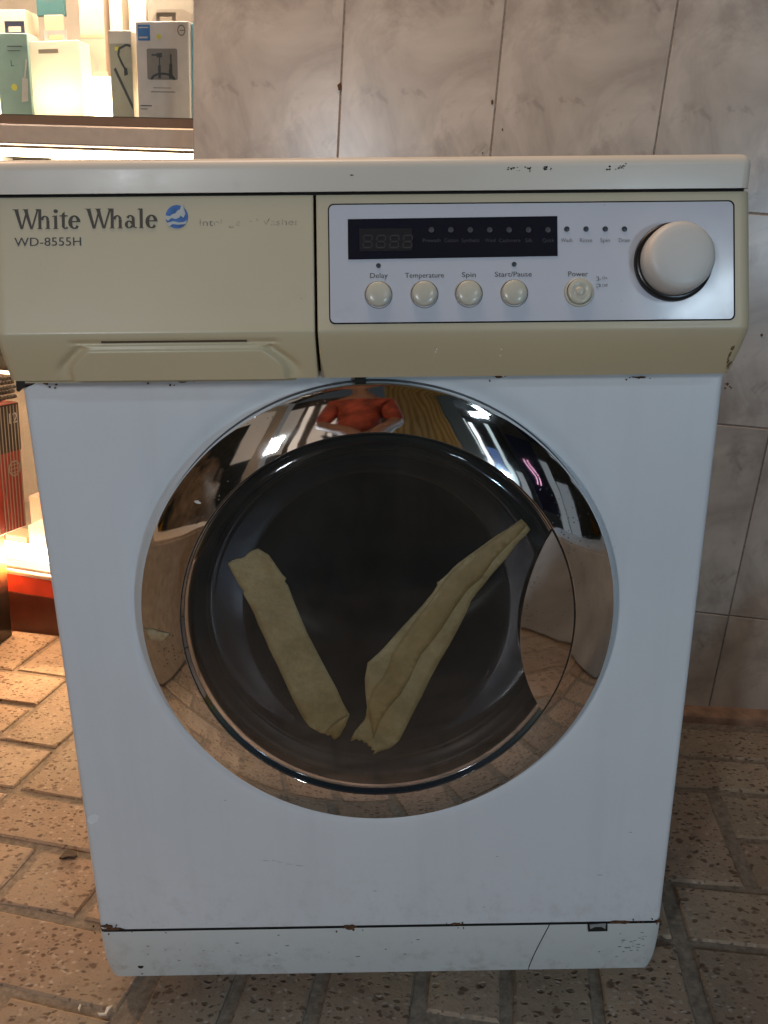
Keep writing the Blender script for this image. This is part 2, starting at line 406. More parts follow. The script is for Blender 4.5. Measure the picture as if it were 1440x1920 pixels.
# pavers whose ends peep out under the washer front
for i, (a, b_) in enumerate(((-.262, -.165), (-.165, -.072), (-.072, .040), (.040, .135), (.135, .235))):
    paver(10, a, b_, -.012 if i > 2 else -.115, .16, .008)
for i in range(-1, 12):                                        # upright pavers just in front of the washer
    a, b_ = -.365+.1035*i, -.2615+.1035*i
    if i < 4: paver(10, a, b_, -.335, -.122 if i >= 0 else -.215, .007)
    else: paver(10, a, b_, -.225, -.019, .007); paver(10, a, b_, -.335, -.232, .007)
for r in range(10):                                            # rows farther out
    for k in range(-6, 5): paver(10, k*.22+(r % 2)*.11-.02, k*.22+(r % 2)*.11+.20, -.343-.104*(r+1), -.343-.104*r, .006)
for k in range(-5, -1): paver(10, k*.22+.06, k*.22+.28, -.215, -.118, .007); paver(10, k*.22+.10, k*.22+.32, -.335, -.222, .007)
# raised kerb along the foot of the wall and concrete beyond
def fr(a, s, v):
    a = math.radians(a); return (s*cos(a)+v*sin(a), -s*sin(a)+v*cos(a))
g = B(); box(g, -.62, 1.6, .618, .70, -.02, .010, .006, 2, Matrix.Rotation(math.radians(-8), 4, 'Z'))
tag(obj('wall_kerb', g, M_kerb, smooth=True, sharp=40), kind='structure')
g = B(); box(g, .98, 5, -6, .45, -.02, .030, .01, 2); tag(obj('concrete_step', g, M_concrete), kind='structure')
g = B(); box(g, .90, .976, -6, .45, -.02, .036, .008, 2); tag(obj('step_kerb', g, plain('pale_kerb', (.45, .42, .38), .8, vary=.2, bmp=.5)), kind='structure')
g = B(); box(g, -6, .88, -9, -1.38, -.02, -.002); tag(obj('street', g, plain('asphalt', (.055, .052, .05), .85, vary=.4, bmp=.7, scale=90)), kind='structure')

# ================================================================ TILED WALL
A0 = Vector((.5636, .5814, 0)); ya = math.radians(8); ph = math.radians(4.5)
U = Vector((cos(ya), -sin(ya), 0)); Zv = Vector((0, 0, 1)); Nw = Vector((-sin(ya), -cos(ya), 0))
PU = U*cos(ph)-Zv*sin(ph); RU = U*sin(ph)+Zv*cos(ph)
wall = thing('tiled_wall', A0, 'marbled beige tiled wall behind the washing machine', 'wall')
MW = Matrix((PU, -Nw, RU)).transposed().to_4x4(); MW.translation = A0      # local x along, y into the wall, z up
pj = [-.925, -.694, -.4603, -.2215, .025, .262, .499, .736, .973]; rj = [-.13, .190, .517, .834, 1.155, 1.476, 1.797, 2.118]
g = B(); box(g, pj[0]+.003, pj[-1], .0011, .16, -.25, 2.12, M=MW); obj('wall_core', g, [M_grout], wall)
g = B(); box(g, pj[0], pj[0]+.0028, .0005, .161, -.25, 2.12, M=MW); obj('end_plaster', g, [M_wallcore], wall)
tm = {}
for i in range(len(pj)-1):
    for k in range(len(rj)-1):
        tw, th = pj[i+1]-pj[i]-.0024, rj[k+1]-rj[k]-.0024
        key = (round(tw, 3), round(th, 3))
        if key not in tm:
            bm = B(); box(bm, 0.0012, tw+.0012, 0, .0062, .0012, th+.0012, .0008, 1)
            me = bpy.data.meshes.new('tile'); bm.to_mesh(me); bm.free(); me.materials.append(M_tile); me.shade_flat(); tm[key] = me
        o = bpy.data.objects.new('tile', tm[key]); C.objects.link(o); o.parent = wall
        jig = Matrix.Rotation(random.uniform(-.004, .004), 4, 'X') @ Matrix.Rotation(random.uniform(-.004, .004), 4, 'Z')
        o.matrix_parent_inverse = Matrix.Translation(A0).inverted()
        o.matrix_basis = MW @ Matrix.Translation((pj[i], random.uniform(-.0004, .0004), rj[k])) @ jig
def onwall(px, py):
    p = at(px, py, P=A0, N=Nw)-A0; return p.dot(PU), p.dot(RU)
g = B()
for px, py, r in ((637, 163, .0035), (923, 192, .002), (942, 243, .0012), (905, 287, .001), (1428, 628, .0018)):
    u_, r_ = onwall(px, py); prism(g, [(u_+r*1.0*cos(a)*random.uniform(.6, 1.2), r_+r*1.5*sin(a)*random.uniform(.6, 1.2)) for a in [k*.7 for k in range(9)]], -.0012, .001, M=MW)
tag(obj('plug_mark', g, M_rust, wall), kind='stuff')

# ================================================================ WASHING MACHINE
wm = thing('washing_machine', (0, .25, 0), 'old white front-loading washing machine with yellowed control panel and chrome door', 'washing machine')
DX, DZ, RO, RI = .001, .4650, .2132, .1751
# --- cabinet: front sheet with the dished door recess, rounded into the sides
bm = B(); zb, zt, xe = .1040, .735, W-.006
corners = [math.atan2(z-DZ, x-DX) for x, z in ((xe, zt), (-xe, zt), (-xe, zb), (xe, zb))]
angs = sorted([2*pi*i/160-pi for i in range(160)]+corners)
def edgept(a):
    dx, dz = cos(a), sin(a); t_ = 9
    if dx > 1e-9: t_ = min(t_, (xe-DX)/dx)
    if dx < -1e-9: t_ = min(t_, (-xe-DX)/dx)
    if dz > 1e-9: t_ = min(t_, (zt-DZ)/dz)
    if dz < -1e-9: t_ = min(t_, (zb-DZ)/dz)
    return t_
rr = [.19, .200, .2145, .2155, .2170, .2190, .2215, .2245, .228, .232, .236]
def ydish(r): 
    t_ = min(1, max(0, (r-.2155)/.0165)); return .0055*(1-t_*t_*(3-2*t_))
cols = []
for a in angs:
    T = edgept(a); col = []
    for r in rr: col.append(bm.verts.new((DX+min(r, T)*cos(a), ydish(r), DZ+min(r, T)*sin(a))))
    for k in (.25, .5, .75, 1): col.append(bm.verts.new((DX+(max(.236, T)*k+.236*(1-k))*cos(a) if T > .236 else DX+T*cos(a), 0, DZ+((T*k+.236*(1-k)) if T > .236 else T)*sin(a))))
    cols.append(col)
for i in range(len(cols)):
    A, Bq = cols[i], cols[(i+1) % len(cols)]
    for j in range(len(A)-1):
        try: bm.faces.new((A[j], A[j+1], Bq[j+1], Bq[j]))
        except ValueError: pass
bmesh.ops.remove_doubles(bm, verts=bm.verts, dist=1e-6)
for s in (-1, 1):                                               # rounded vertical edges and side sheets
    P = [(xe, 0)]+[(xe+.006*sin(k*pi/12), .006-.006*cos(k*pi/12)) for k in range(1, 7)]+[(W, .50)]
    va = [bm.verts.new((s*x, y, zb)) for x, y in P]; vb = [bm.verts.new((s*x, y, .8245)) for x, y in P]
    for i in range(len(P)-1):
        q = (va[i], va[i+1], vb[i+1], vb[i]); bm.faces.new(q if s > 0 else q[::-1])
q = [bm.verts.new(c_) for c_ in ((-W, .50, zb), (W, .50, zb), (W, .50, .8245), (-W, .50, .8245))]; bm.faces.new(q[::-1])
q = [bm.verts.new(c_) for c_ in ((-W, .006, zb), (W, .006, zb), (W, .50, zb), (-W, .50, zb))]; bm.faces.new(q[::-1])
obj('cabinet', bm, M_body, wm, True, 50)
# chipped corner, hinge slot, rust along the seams
def blob(g, px0, px1, py0, py1, Y, n=11, jag=.35, th=.0006):
    cx, cy, a_, b_ = (px0+px1)/2, (py0+py1)/2, (px1-px0)/2, (py1-py0)/2; P = []
    for k in range(n):
        t_ = 2*pi*k/n; f = 1-random.random()*jag; v_ = at(cx+a_*f*cos(t_), cy+b_*f*sin(t_), Y=Y); P.append((v_.x, v_.z))
    prism(g, P, Y, th)
def poly(g, pxs, Y, th=.0006):
    prism(g, [(lambda v_: (v_.x, v_.z))(at(x, y, Y=Y)) for x, y in pxs], Y, th)
g = B()
poly(g, [(29, 706), (79, 708), (70, 716), (60, 722), (50, 722), (42, 729), (36, 735), (31, 733)], -.0008)
obj('chipped_corner', g, M_dark, wm)
g = B(); poly(g, [(666, 704), (686, 704), (686, 719), (665, 720)], -.0007); obj('hinge_slot', g, M_dark, wm)
g = B()
for a in ((78, 92, 708, 724), (262, 282, 709, 717), (332, 357, 709, 719), (186, 235, 1739, 1746), (640, 672, 1733, 1744), (1140, 1192, 1726, 1733), (1228, 1242, 1724, 1731), (925, 945, 703, 710), (186, 215, 1732, 1742), (300, 316, 710, 716), (110, 128, 710, 716), (1180, 1215, 705, 710), (845, 866, 1730, 1736), (1362, 1367, 716, 724)):
    blob(g, *a, -.0010, n=15, jag=.5)
    for q_ in range(4):
        x_, y_ = random.uniform(a[0]-14, a[1]+14), random.uniform(a[2]-2, a[3]+6); r_ = random.uniform(.9, 2.9); blob(g, x_-r_, x_+r_, y_-r_, y_+r_, -.0011, 7, .5)
tag(obj('rust_stain', g, M_rust, wm), kind='stuff')
# pale scuff and pencil-like scratches on the enamel
g = B()
poly(g, [(166, 1531), (178, 1526), (186, 1531), (182, 1541), (171, 1546), (163, 1539)], -.0003, .0002)
obj('scuff_mark', g, plain('pale_scuff', (.78, .80, .82), .6), wm)
g = B()
for i in range(5):
    x_, y_ = 490+i*17+random.uniform(-4, 4), 1612+i*3.2+random.uniform(-3, 3)
    poly(g, [(x_, y_), (x_+random.uniform(4, 13), y_+1.2), (x_+12, y_+2.2), (x_, y_+1.2)], -.0003, .0002)
for x_, y_, l_ in ((1120, 1640, 9), (905, 1700, 5), (420, 1500, 4), (1180, 1560, 5), (700, 1670, 6), (930, 1605, 4)):
    poly(g, [(x_, y_), (x_+l_, y_+.5), (x_+l_, y_+1.8), (x_, y_+1.3)], -.0003, .0002)
tag(obj('scratch', g, plain('faint_scratch', (.42, .42, .42), .6), wm), kind='stuff')
# --- lid
bm = B(); box(bm, -W-.0010, W-.0048, -.0192, .515, .8264, .8512)
es = [e for e in bm.edges if not (abs(e.verts[0].co.z-.8264) < 1e-6 and abs(e.verts[1].co.z-.8264) < 1e-6)]
bmesh.ops.bevel(bm, geom=es, offset=.0085, segments=6, affect='EDGES', profile=.5)
lid = obj('lid', bm, M_lid, wm, True, 60)
g = B(); box(g, -W+.002, W-.009, -.0150, .49, .8235, .8264); obj('lid_seam', g, M_gap, wm)
g = B()
for k in range(46):
    x_ = random.choice([random.gauss(962, 6), random.gauss(992, 4), random.gauss(1025, 6), random.gauss(1150, 10), random.gauss(1165, 5)])
    y_ = random.gauss(316, 2.5)-(x_-1150)*.18*(x_ > 1100); r_ = random.uniform(.7, 2.4); blob(g, x_-r_*1.3, x_+r_*1.3, y_-r_, y_+r_, -.0196, 7, .6, .0004)
blob(g, 655, 664, 327, 329.5, -.0196)
tag(obj('paint_chip', g, M_dark, lid), kind='stuff')
# --- bulging fascia: drawer front and control panel
def fascia(name, x0, x1, zb_, zt_, mat, plate=None, soft=1, left_end=False, right_end=False, push=0):
    bm = B(); R = .011; xs = []
    def span(a, b_, n): return [a+(b_-a)*i/n for i in range(n+1)]
    if left_end: xs += [x0+R-R*cos(t_*pi/16) for t_ in range(0, 8)]; xa = x0+R
    else: xs += [x0, x0+.0004, x0+.001]; xa = x0+.002
    if right_end: xb_ = x1-R
    else: xb_ = x1-.002
    xs += span(xa, xb_, 150 if plate else 24)
    if right_end: xs += [x1-R+R*sin(t_*pi/16) for t_ in range(1, 9)]
    else: xs += [x1-.001, x1-.0004, x1]
    zs = span(zb_, .690, 4)+span(.690, .730, 50 if plate else 24)[1:]+span(.730, zt_-.002, 8)[1:]+[zt_-.0012, zt_-.0004, zt_]
    def ys(x, z):
        y = Yp(z)-push-(1-soft)*(Yp(z)-Yp(max(z, .724)))
        if plate: y += plate(x, z)
        if left_end and x < x0+R: y += R-math.sqrt(max(0, R*R-(x0+R-x)**2))
        if right_end and x > x1-R: y += R-math.sqrt(max(0, R*R-(x-x1+R)**2))
        if not left_end and x < x0+.0011: y += .0008*(1-(x-x0)/.0011)
        if not right_end and x > x1-.0011: y += .0008*(1-(x1-x)/.0011)
        if z > zt_-.0013: y += .0008*(1-(zt_-z)/.0013)
        return y
    G = [[bm.verts.new((x, ys(x, z), z)) for z in zs] for x in xs]
    for i in range(len(xs)-1):
        for j in range(len(zs)-1): bm.faces.new((G[i][j], G[i+1][j], G[i+1][j+1], G[i][j+1]))
    for i in (0, len(xs)-1):                                     # end walls
        bk = [bm.verts.new((xs[i], .03, z)) for z in zs]
        for j in range(len(zs)-1):
            q = (G[i][j], G[i][j+1], bk[j+1], bk[j]); bm.faces.new(q if i == 0 else q[::-1])
    lo = [bm.verts.new((x, max(.004, G[i][0].co.y+.002), zb_)) for i, x in enumerate(xs)]
    for i in range(len(xs)-1): bm.faces.new((G[i+1][0], G[i][0], lo[i], lo[i+1]))
    hi = [bm.verts.new((x, .01, zt_)) for x in xs]
    for i in range(len(xs)-1): bm.faces.new((G[i][-1], G[i+1][-1], hi[i+1], hi[i]))
    return obj(name, bm, mat, wm, True, 45)
xs_, _ = pp(590, 400)
gx0, gz0 = pp(112, 640); gx1, _ = pp(540, 640)
ZSL = at(320, 641, Y=-.048).z
def sm(t_): t_ = max(0, min(1, t_)); return t_*t_*(3-2*t_)
def plate(x, z):
    """finger pull: a plate stands off the receding lower front below an arched cove"""
    zt_ = ZSL-.001
    y1 = Yp(.724)+.62*(Yp(z)-Yp(.724)) if z < .724 else Yp(z); d = max(0, y1-(-.0488+.36*(zt_-z)))
    flare = .020*sm((zt_-.004-z)/.02)**.6
    inL, inR = x-(gx0+.018-flare*.9), (gx1-.018+flare*.9)-x
    wx = sm((min(inL, inR))/.006); wz = sm((zt_-.0035-z)/.004)
    y = -d*wx*wz*.75
    # cove over the plate and down its legs
    e = min(inL, inR)
    leg = math.exp(-((e+.0045)/.0045)**2)*sm((zt_-z)/.004)*sm((z-.684)/.018)
    top = math.exp(-((z-zt_)/.0022)**2)*sm((x-gx0-.003)/.01)*sm((gx1-.003-x)/.01)
    return y+max(.0042*leg, .0026*top)
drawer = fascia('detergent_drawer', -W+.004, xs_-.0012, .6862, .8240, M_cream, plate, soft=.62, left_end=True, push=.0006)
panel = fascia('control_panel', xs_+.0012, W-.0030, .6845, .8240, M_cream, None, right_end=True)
g = B(); box(g, xs_-.003, xs_+.003, -.004, .02, .688, .823); obj('panel_seam', g, M_gap, wm)
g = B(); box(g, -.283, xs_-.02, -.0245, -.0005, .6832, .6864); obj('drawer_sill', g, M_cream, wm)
# drawer writing
a = at(185, 632, Y=-.050); b_ = at(461, 641.5, Y=-.050)
g = B(); box(g, a.x, b_.x, Yp(b_.z)-.0012, -.040, b_.z, a.z); obj('grip_slot', g, plain('slot_brown', (.055, .035, .015), .7), drawer)

def glyphs(word):
    """serif capitals and lower case as flat strokes; returns list of polygons in em units and the total width"""
    out = []; x = 0; K_ = .035
    T, t_ = .125, .05; XH = .68
    def q(*p): out.append([(x+a_, b2) for a_, b2 in p])
    def ser(xc, w_, y0, h=.04): q((xc-w_, y0), (xc+w_, y0), (xc+w_*.5, y0+h), (xc-w_*.5, y0+h)) if y0 < .3 else q((xc-w_, y0), (xc-w_*.5, y0-h), (xc+w_*.5, y0-h), (xc+w_, y0))
    def arc(cx, cy, rx, ry, a0, a1, w0, w1, n=14):
        for k in range(n):
            s0, s1 = k/n, (k+1)/n; aa, ab = math.radians(a0+(a1-a0)*s0), math.radians(a0+(a1-a0)*s1)
            def w_(s, an): return w0+(w1-w0)*abs(cos(an))
            wa, wb = w_(s0, aa), w_(s1, ab)
            q((cx+rx*cos(aa), cy+ry*sin(aa)), (cx+rx*cos(ab), cy+ry*sin(ab)), (cx+(rx-wb)*cos(ab), cy+(ry-wb)*sin(ab)), (cx+(rx-wa)*cos(aa), cy+(ry-wa)*sin(aa)))
    for ch in word:
        if ch == 'W':
            for x0, x1, wd in ((.10, .38, .16), (.52, .82, .16)): q((x0, 1), (x0+wd, 1), (x1+wd*.55, 0), (x1-.01, 0))
            q((.40, 0), (.47, 0), (.72, 1), (.65, 1)); q((.84, 0), (.91, 0), (1.19, 1), (1.12, 1))
            ser(.16, .17, 1); ser(.60, .15, 1); ser(1.15, .12, 1); x += 1.08
        elif ch in 'hil':
            top = XH if ch == 'i' else 1.0
            q((.10, 0), (.10+T, 0), (.10+T, top), (.10, top-.03)); q((.0, top-.07), (.10, top-.07), (.12, top), (.03, top-.025)); ser(.10+T/2, .14, 0)
            if ch == 'i': arc(.17, .89, .095, .095, 0, 360, .095, .095); x += .345
            elif ch == 'l': x += .345
            else:
                arc(.39, .40, .20, .27, 15, 165, .05, .13); q((.46, 0), (.46+T, 0), (.46+T, .44), (.46, .44)); ser(.46+T/2, .14, 0); x += .71
        elif ch == 't':
            q((.10, .10), (.10+T, .10), (.10+T, .86), (.10, .74)); q((0, XH-.06), (.36, XH-.06), (.36, XH), (0, XH)); arc(.26, .16, .16, .17, 180, 320, .05, .13); x += .38
        elif ch == 'e':
            arc(.28, .33, .27, .345, 0, 318, .06, .165, 26); q((.10, .33), (.52, .33), (.52, .39), (.10, .39)); x += .57
        elif ch == 'a':
            q((.34, .06), (.34+T, .04), (.34+T, .45), (.34, .45)); arc(.27, .43, .205, .24, 0, 150, .05, .14); arc(.22, .19, .20, .20, 20, 340, .05, .13, 20)
            arc(.52, .10, .10, .10, 180, 300, .05, .06, 5); x += .60
        elif ch == ' ': x += .17
    return out, x
pl, tw = glyphs('White Whale')
xa, za = pp(24, 430); xb_, _ = pp(297, 430); _, zc_ = pp(160, 391.5)
g = B(); sx, sz = (xb_-xa)/tw, zc_-za
for k, P in enumerate(pl):
    d = .0009+.0000015*k
    Q = [(xa+a_*sx, za+b2*sz) for a_, b2 in P]
    if P and abs(sum(Q[i][0]*Q[(i+1) % len(Q)][1]-Q[(i+1) % len(Q)][0]*Q[i][1] for i in range(len(Q)))) > 1e-10:
        prism(g, Q, lambda z: Yp(z)-d-.0001, .0003)
obj('brand_lettering', g, M_brand, drawer)
x0, z0 = pp(28, 461.5); x1, _ = pp(153, 461); _, z1 = pp(90, 445)
text('model_lettering', 'WD-8555H', x0, z0, (z1-z0)/.70, M_print, drawer, width=x1-x0, off=.0011)
# blue emblem: a round sea with a pale whale leaping through it
cx, cz = pp(332, 406.5); r = .0086
g = B(); prism(g, [(cx+r*cos(2*pi*k/36), cz+r*1.0*sin(2*pi*k/36)) for k in range(36)], lambda z: Yp(z)-.0010, .0004); emb = obj('emblem', g, M_blue, drawer)
g = B()
wh = [(-.62, .05), (-.35, .22), (-.1, .3), (.1, .55), (.3, .62), (.42, .95), (.62, 1.05), (.6, .6), (.78, .25), (.6, -.1), (.35, .1), (.2, -.1), (-.1, -.2), (-.45, -.1), (-.78, -.35), (-1.05, -.1), (-1.02, .12)]
prism(g, [(cx+x*r, cz+z*r) for x, z in wh], lambda z: Yp(z)-.0013, .0004)
prism(g, [(cx+x*r, cz+z*r) for x, z in ((-.9, -.52), (-.3, -.38), (.2, -.5), (.65, -.45), (.9, -.3), (.8, -.62), (.2, -.68), (-.4, -.62), (-.7, -.85))], lambda z: Yp(z)-.0013, .0004)
obj('whale_mark', g, plain('mark_cream', (.50, .52, .50), .4), drawer)
# worn slogan: print mostly rubbed away
m, t, b = new('rubbed_print'); co = coords(t, 'World'); f = nz(t, co, 120, 3, .6)
tr = N(t, 'ShaderNodeBsdfTransparent'); ms = N(t, 'ShaderNodeMixShader'); b.inputs['Base Color'].default_value = (.17, .17, .18, 1)
t.links.new(ramp(t, f, [(.44, 0.), (.64, .7)]), ms.inputs[0]); t.links.new(tr.outputs[0], ms.inputs[1]); t.links.new(b.outputs[0], ms.inputs[2]); t.links.new(ms.outputs[0], t.nodes['Material Output'].inputs[0])
x0, z0 = pp(373, 424); x1, _ = pp(560, 424); _, z1 = pp(470, 410)
text('worn_slogan', 'Intelligent Washer', x0, z0, (z1-z0)/.70, m, drawer, width=x1-x0, off=.0011)

# --- control insert
x0, z1 = pp(616, 383.5); x1, z0 = pp(1377, 599)
insetY = lambda d: (lambda z: -.0182-.3*(.8247-z)-d)
g = B(); prism(g, rrect(x0-.0006, x1+.0006, z0-.0006, z1+.0006, .0045), insetY(.0003), .002); obj('insert_groove', g, M_gap, panel)
g = B(); prism(g, rrect(x0+.0004, x1-.0008, z0+.0006, z1-.0004, .0038), insetY(.0008), .002); obj('control_insert', g, M_insert, panel)
dx0, dz1 = pp(652, 409.5); dx1, dz0 = pp(1045, 481.5)
g = B(); prism(g, [(dx0, dz0-.0006), (dx1, dz0+.0006), (dx1, dz1+.0003), (dx0, dz1-.0006)], insetY(.0013), .0006); obj('display_window', g, M_disp, panel)
# four dark seven-segment digits
g0 = B(); xA, zA = pp(674, 471); xB, zB = pp(772, 428)
prism(g0, [(xA, zA), (xB, zA), (xB, zB), (xA, zB)], insetY(.0014), .0002); obj('digit_backing', g0, plain('digit_backing', (.018, .018, .020), .3), panel)
for n_ in range(4):
    g = B(); ax, az = pp(680+25*n_, 466); bx, bz = pp(697+25*n_, 440); w_, h_ = bx-ax, bz-az; s = .0006; e = .0008
    sl = lambda z: (z-az)*.08
    def seg(xa_, za_, xb2, zb2): prism(g, [(xa_+sl(za_), za_), (xb2+sl(za_), za_), (xb2+sl(zb2), zb2), (xa_+sl(zb2), zb2)], insetY(.0017), .0002)
    for zz in (az, az+h_/2-s, bz-2*s): seg(ax+e, zz, bx-e, zz+2*s)
    for xx in (ax-.0002, bx-e): seg(xx, az+e, xx+e*1.2, az+h_/2-s*1.2); seg(xx, az+h_/2+s*1.2, xx+e*1.2, bz-e)
    obj('display_digit', g, M_seg, panel)
def label(s, px, py_base, h, mat, wpx=None, off=.0012):
    x, z = pp(px, py_base); _, z2 = pp(px, py_base-h); wd = None
    if wpx: wd = pp(px+wpx/2, py_base)[0]-pp(px-wpx/2, py_base)[0]
    return text('caption', s, x, z, (z2-z)/.70, mat, panel, width=wd, align='CENTER', off=off)
for s, px, wp_ in (('Prewash', 809, 33), ('Cotton', 846, 26), ('Synthetic', 882, 34), ('Wool', 919, 20), ('Cashmere', 955, 40), ('Silk', 991, 14), ('Quick', 1027, 22)):
    label(s, px, 454, 7, M_dim, wp_, .0016)
for s, px, wp_ in (('Wash', 1062, 21), ('Rinse', 1098, 23), ('Spin', 1134, 18), ('Drain', 1170, 21)): label(s, px, 454, 7.5, M_print2, wp_)
for s, px, wp_, py in (('Delay', 710, 33, 521), ('Temperature', 796, 73, 520.5), ('Spin', 879, 26, 519.5), ('Start/Pause', 962, 69, 518.5), ('Power', 1083, 37, 518)): label(s, px, py, 9.5, M_print, wp_)
label('On', 1133, 523.5, 5.5, M_print2, 10); label('Off', 1133, 537.5, 5.5, M_print2, 11)
g = B()
for y_ in (524, 538):                                           # little pushed-in / popped-out symbols
    for (a_, b2, c2, d2) in ((1117, -6, 1122, -5), (1121, -6, 1122, 0), (1121, -1, 1126, 0), (1117, 1, 1122, 2)) if y_ == 524 else ((1117, -6, 1125, -5), (1124, -6, 1125, 0), (1117, -1, 1125, 0), (1117, 1, 1120, 2)):
        xa_, za_ = pp(a_, y_+d2); xb2, zb2 = pp(c2, y_+b2); prism(g, [(xa_, za_), (xb2, za_), (xb2, zb2), (xa_, zb2)], insetY(.0012+random.random()*.00004), .0003)
obj('switch_symbol', g, M_print2, panel)
M_led = plain('indicator_lens', (.035, .045, .06), .35); M_led2 = plain('dim_indicator', (.05, .05, .06), .4)
TLT = math.atan(.3)
def tilt(g, x, y, z):
    bmesh.ops.transform(g, matrix=Matrix.Translation((x, y, z)) @ Matrix.Rotation(-TLT, 4, 'X') @ Matrix.Translation((-x, -y, -z)), verts=g.verts[:])
for px, py, mm_, r_ in [(p, 429.5, M_led, .0021) for p in (1062, 1098, 1134, 1170)]+[(709.5, 498, M_led, .0019), (963.5, 495.5, M_led, .0019)]+[(808.7+36.3*i, 431, M_led2, .0021) for i in range(7)]:
    x, z = pp(px, py); g = B(); y_ = insetY(.0014 if mm_ is M_led else .0018)(z); disc(g, x, z, r_, y_, 20, .0003, 3); tilt(g, x, y_, z); obj('indicator_light', g, mm_, panel, True)
M_socket = plain('socket_shadow', (.22, .20, .15), .5)
for px, py in ((710, 553.5), (796, 552.5), (879, 551.5), (964, 550.5)):
    x, z = pp(px, py); y_ = insetY(0)(z)
    g = B(); lathe(g, [(.0107, y_-.0009), (.0104, y_-.0013), (.0101, y_-.0009), (.0096, y_-.0002)], x, z, 40); tilt(g, x, y_, z); obj('button_socket', g, M_socket, panel, True)
    g = B(); lathe(g, [(.0094, y_), (.0094, y_-.0036), (.0091, y_-.0044), (.0084, y_-.0049), (.0060, y_-.0056), (.003, y_-.0060), (.0001, y_-.0061)], x-.0002, z+.0002, 48); tilt(g, x, y_, z); obj('push_button', g, M_button, panel, True)
x, z = pp(1085, 549); y_ = insetY(0)(z)
g = B(); lathe(g, [(.0112, y_-.0008), (.0111, y_-.0024), (.0100, y_-.0028), (.0094, y_-.0012)], x, z, 48); tilt(g, x, y_, z); obj('button_socket', g, M_button, panel, True)
g = B(); lathe(g, [(.0092, y_), (.0092, y_-.0044), (.0088, y_-.0050), (.0060, y_-.0052), (.0054, y_-.0046), (.0040, y_-.0044), (.0034, y_-.0056), (.002, y_-.0062), (.0001, y_-.0064)], x, z, 48); tilt(g, x, y_, z)
pb = obj('power_button', g, M_button, panel, True)
# --- knob
x, z = pp(1260, 493); y_ = insetY(0)(z)
g = B(); lathe(g, [(.0300, y_), (.0300, y_-.004), (.0292, y_-.0052), (.0270, y_-.0056), (.0255, y_-.004), (.0001, y_-.004)], x, z, 80); tilt(g, x, y_, z); obj('knob_ring', g, M_black, panel, True, 50)
g = B(); lathe(g, [(.0262, y_-.004), (.0264, y_-.012), (.0262, y_-.0165), (.0254, y_-.0196), (.0238, y_-.0218), (.021, y_-.0231), (.016, y_-.0239), (.009, y_-.0243), (.0001, y_-.0245)], x, z, 96); tilt(g, x, y_, z); obj('program_knob', g, M_knob, panel, True)
# grime round the knob and brown streak on the curved underside
g = B()
for k in range(14):
    px, py = random.gauss(1366, 6), random.gauss(664, 14); px = 1376-(py-640)*.18+random.uniform(-5, 3)
    v = at(px, py, Y=-.0); r_ = random.uniform(.0006, .0018); Y_ = Yp(at(px, py, Y=-.035).z)
    vv = at(px, py, Y=Y_-.0006); prism(g, [(vv.x+r_*cos(q_)*.6, vv.z+r_*1.4*sin(q_)) for q_ in (0, .9, 1.9, 2.8, 3.9, 5.1)], lambda z: Yp(z)-.0004, .0005)
tag(obj('grime_streak', g, plain('brown_grime', (.17, .12, .05), .8), panel), kind='stuff')
g = B()
for px, py in ((819, 655), (817, 660), (940, 655), (938, 667)):
    Y_ = Yp(at(px, py, Y=-.035).z); vv = at(px, py, Y=Y_-.0006); r_ = .0006
    prism(g, [(vv.x+r_*cos(q_), vv.z+r_*1.4*sin(q_)) for q_ in (0, 1.2, 2.4, 3.8, 5.1)], lambda z: Yp(z)-.0004, .0005)
tag(obj('paint_speck', g, plain('white_speck', (.85, .84, .8), .4), panel), kind='stuff')

# --- door
bm = B()
def ring_y(r): 
    t_ = (RO-.0012-r)/(RO-.0012-RI); return -.0178-.0165*t_+.0038*t_*t_
prof = [(RO-.004, .0050), (RO+.0002, .0035), (RO+.0004, -.0135), (RO, -.0162), (RO-.0006, -.0176)]
prof += [(RO-.0012-(RO-.0012-RI-.0008)*k/12, ring_y(RO-.0012-(RO-.0012-RI-.0008)*k/12)) for k in range(13)]
yi = ring_y(RI+.0008); prof += [(RI+.0003, yi+.0004), (RI, yi+.0012), (RI-.0002, yi+.009)]
lathe(bm, prof, DX, DZ, 256)
door = tag(obj('door', bm, M_chrome, wm, True, 40))
g = B(); lathe(g, [(RO-.001, .0052), (RO+.0012, .0050), (RO+.0014, .0040), (RO+.0002, .0035)], DX, DZ, 160); obj('door_gasket_line', g, M_gasket, door, True)
# smoked cover, slightly domed
yc = yi+.0014
def cover_y(r): return yc-.0105*(1-(r/RI)**2)
tip1, tip2, mid = [at(a_, b2, Y=yi) for a_, b2 in ((1038, 992), (1018, 1335), (976, 1140))]
# handle: lens between the seam circle and a concave arc
def circ(p, q, r_):
    ax, ay, bx, by, cx, cy = p.x, p.z, q.x, q.z, r_.x, r_.z; d = 2*(ax*(by-cy)+bx*(cy-ay)+cx*(ay-by))
    ux = ((ax*ax+ay*ay)*(by-cy)+(bx*bx+by*by)*(cy-ay)+(cx*cx+cy*cy)*(ay-by))/d
    uy = ((ax*ax+ay*ay)*(cx-bx)+(bx*bx+by*by)*(ax-cx)+(cx*cx+cy*cy)*(bx-ax))/d
    return ux, uy, math.hypot(ax-ux, ay-uy)
hx, hz, hr = circ(tip1, mid, tip2)
a1, a2 = math.atan2(tip1.z-DZ, tip1.x-DX), math.atan2(tip2.z-DZ, tip2.x-DX)
bm = B(); prof = [(RI-.0006, yc+.003)]+[((RI-.0006)*(1-k/16)+.0001, cover_y((RI-.0006)*(1-k/16))) for k in range(17)]
lathe(bm, prof, DX, DZ, 200); obj('smoked_cover', bm, M_smoke, door, True)
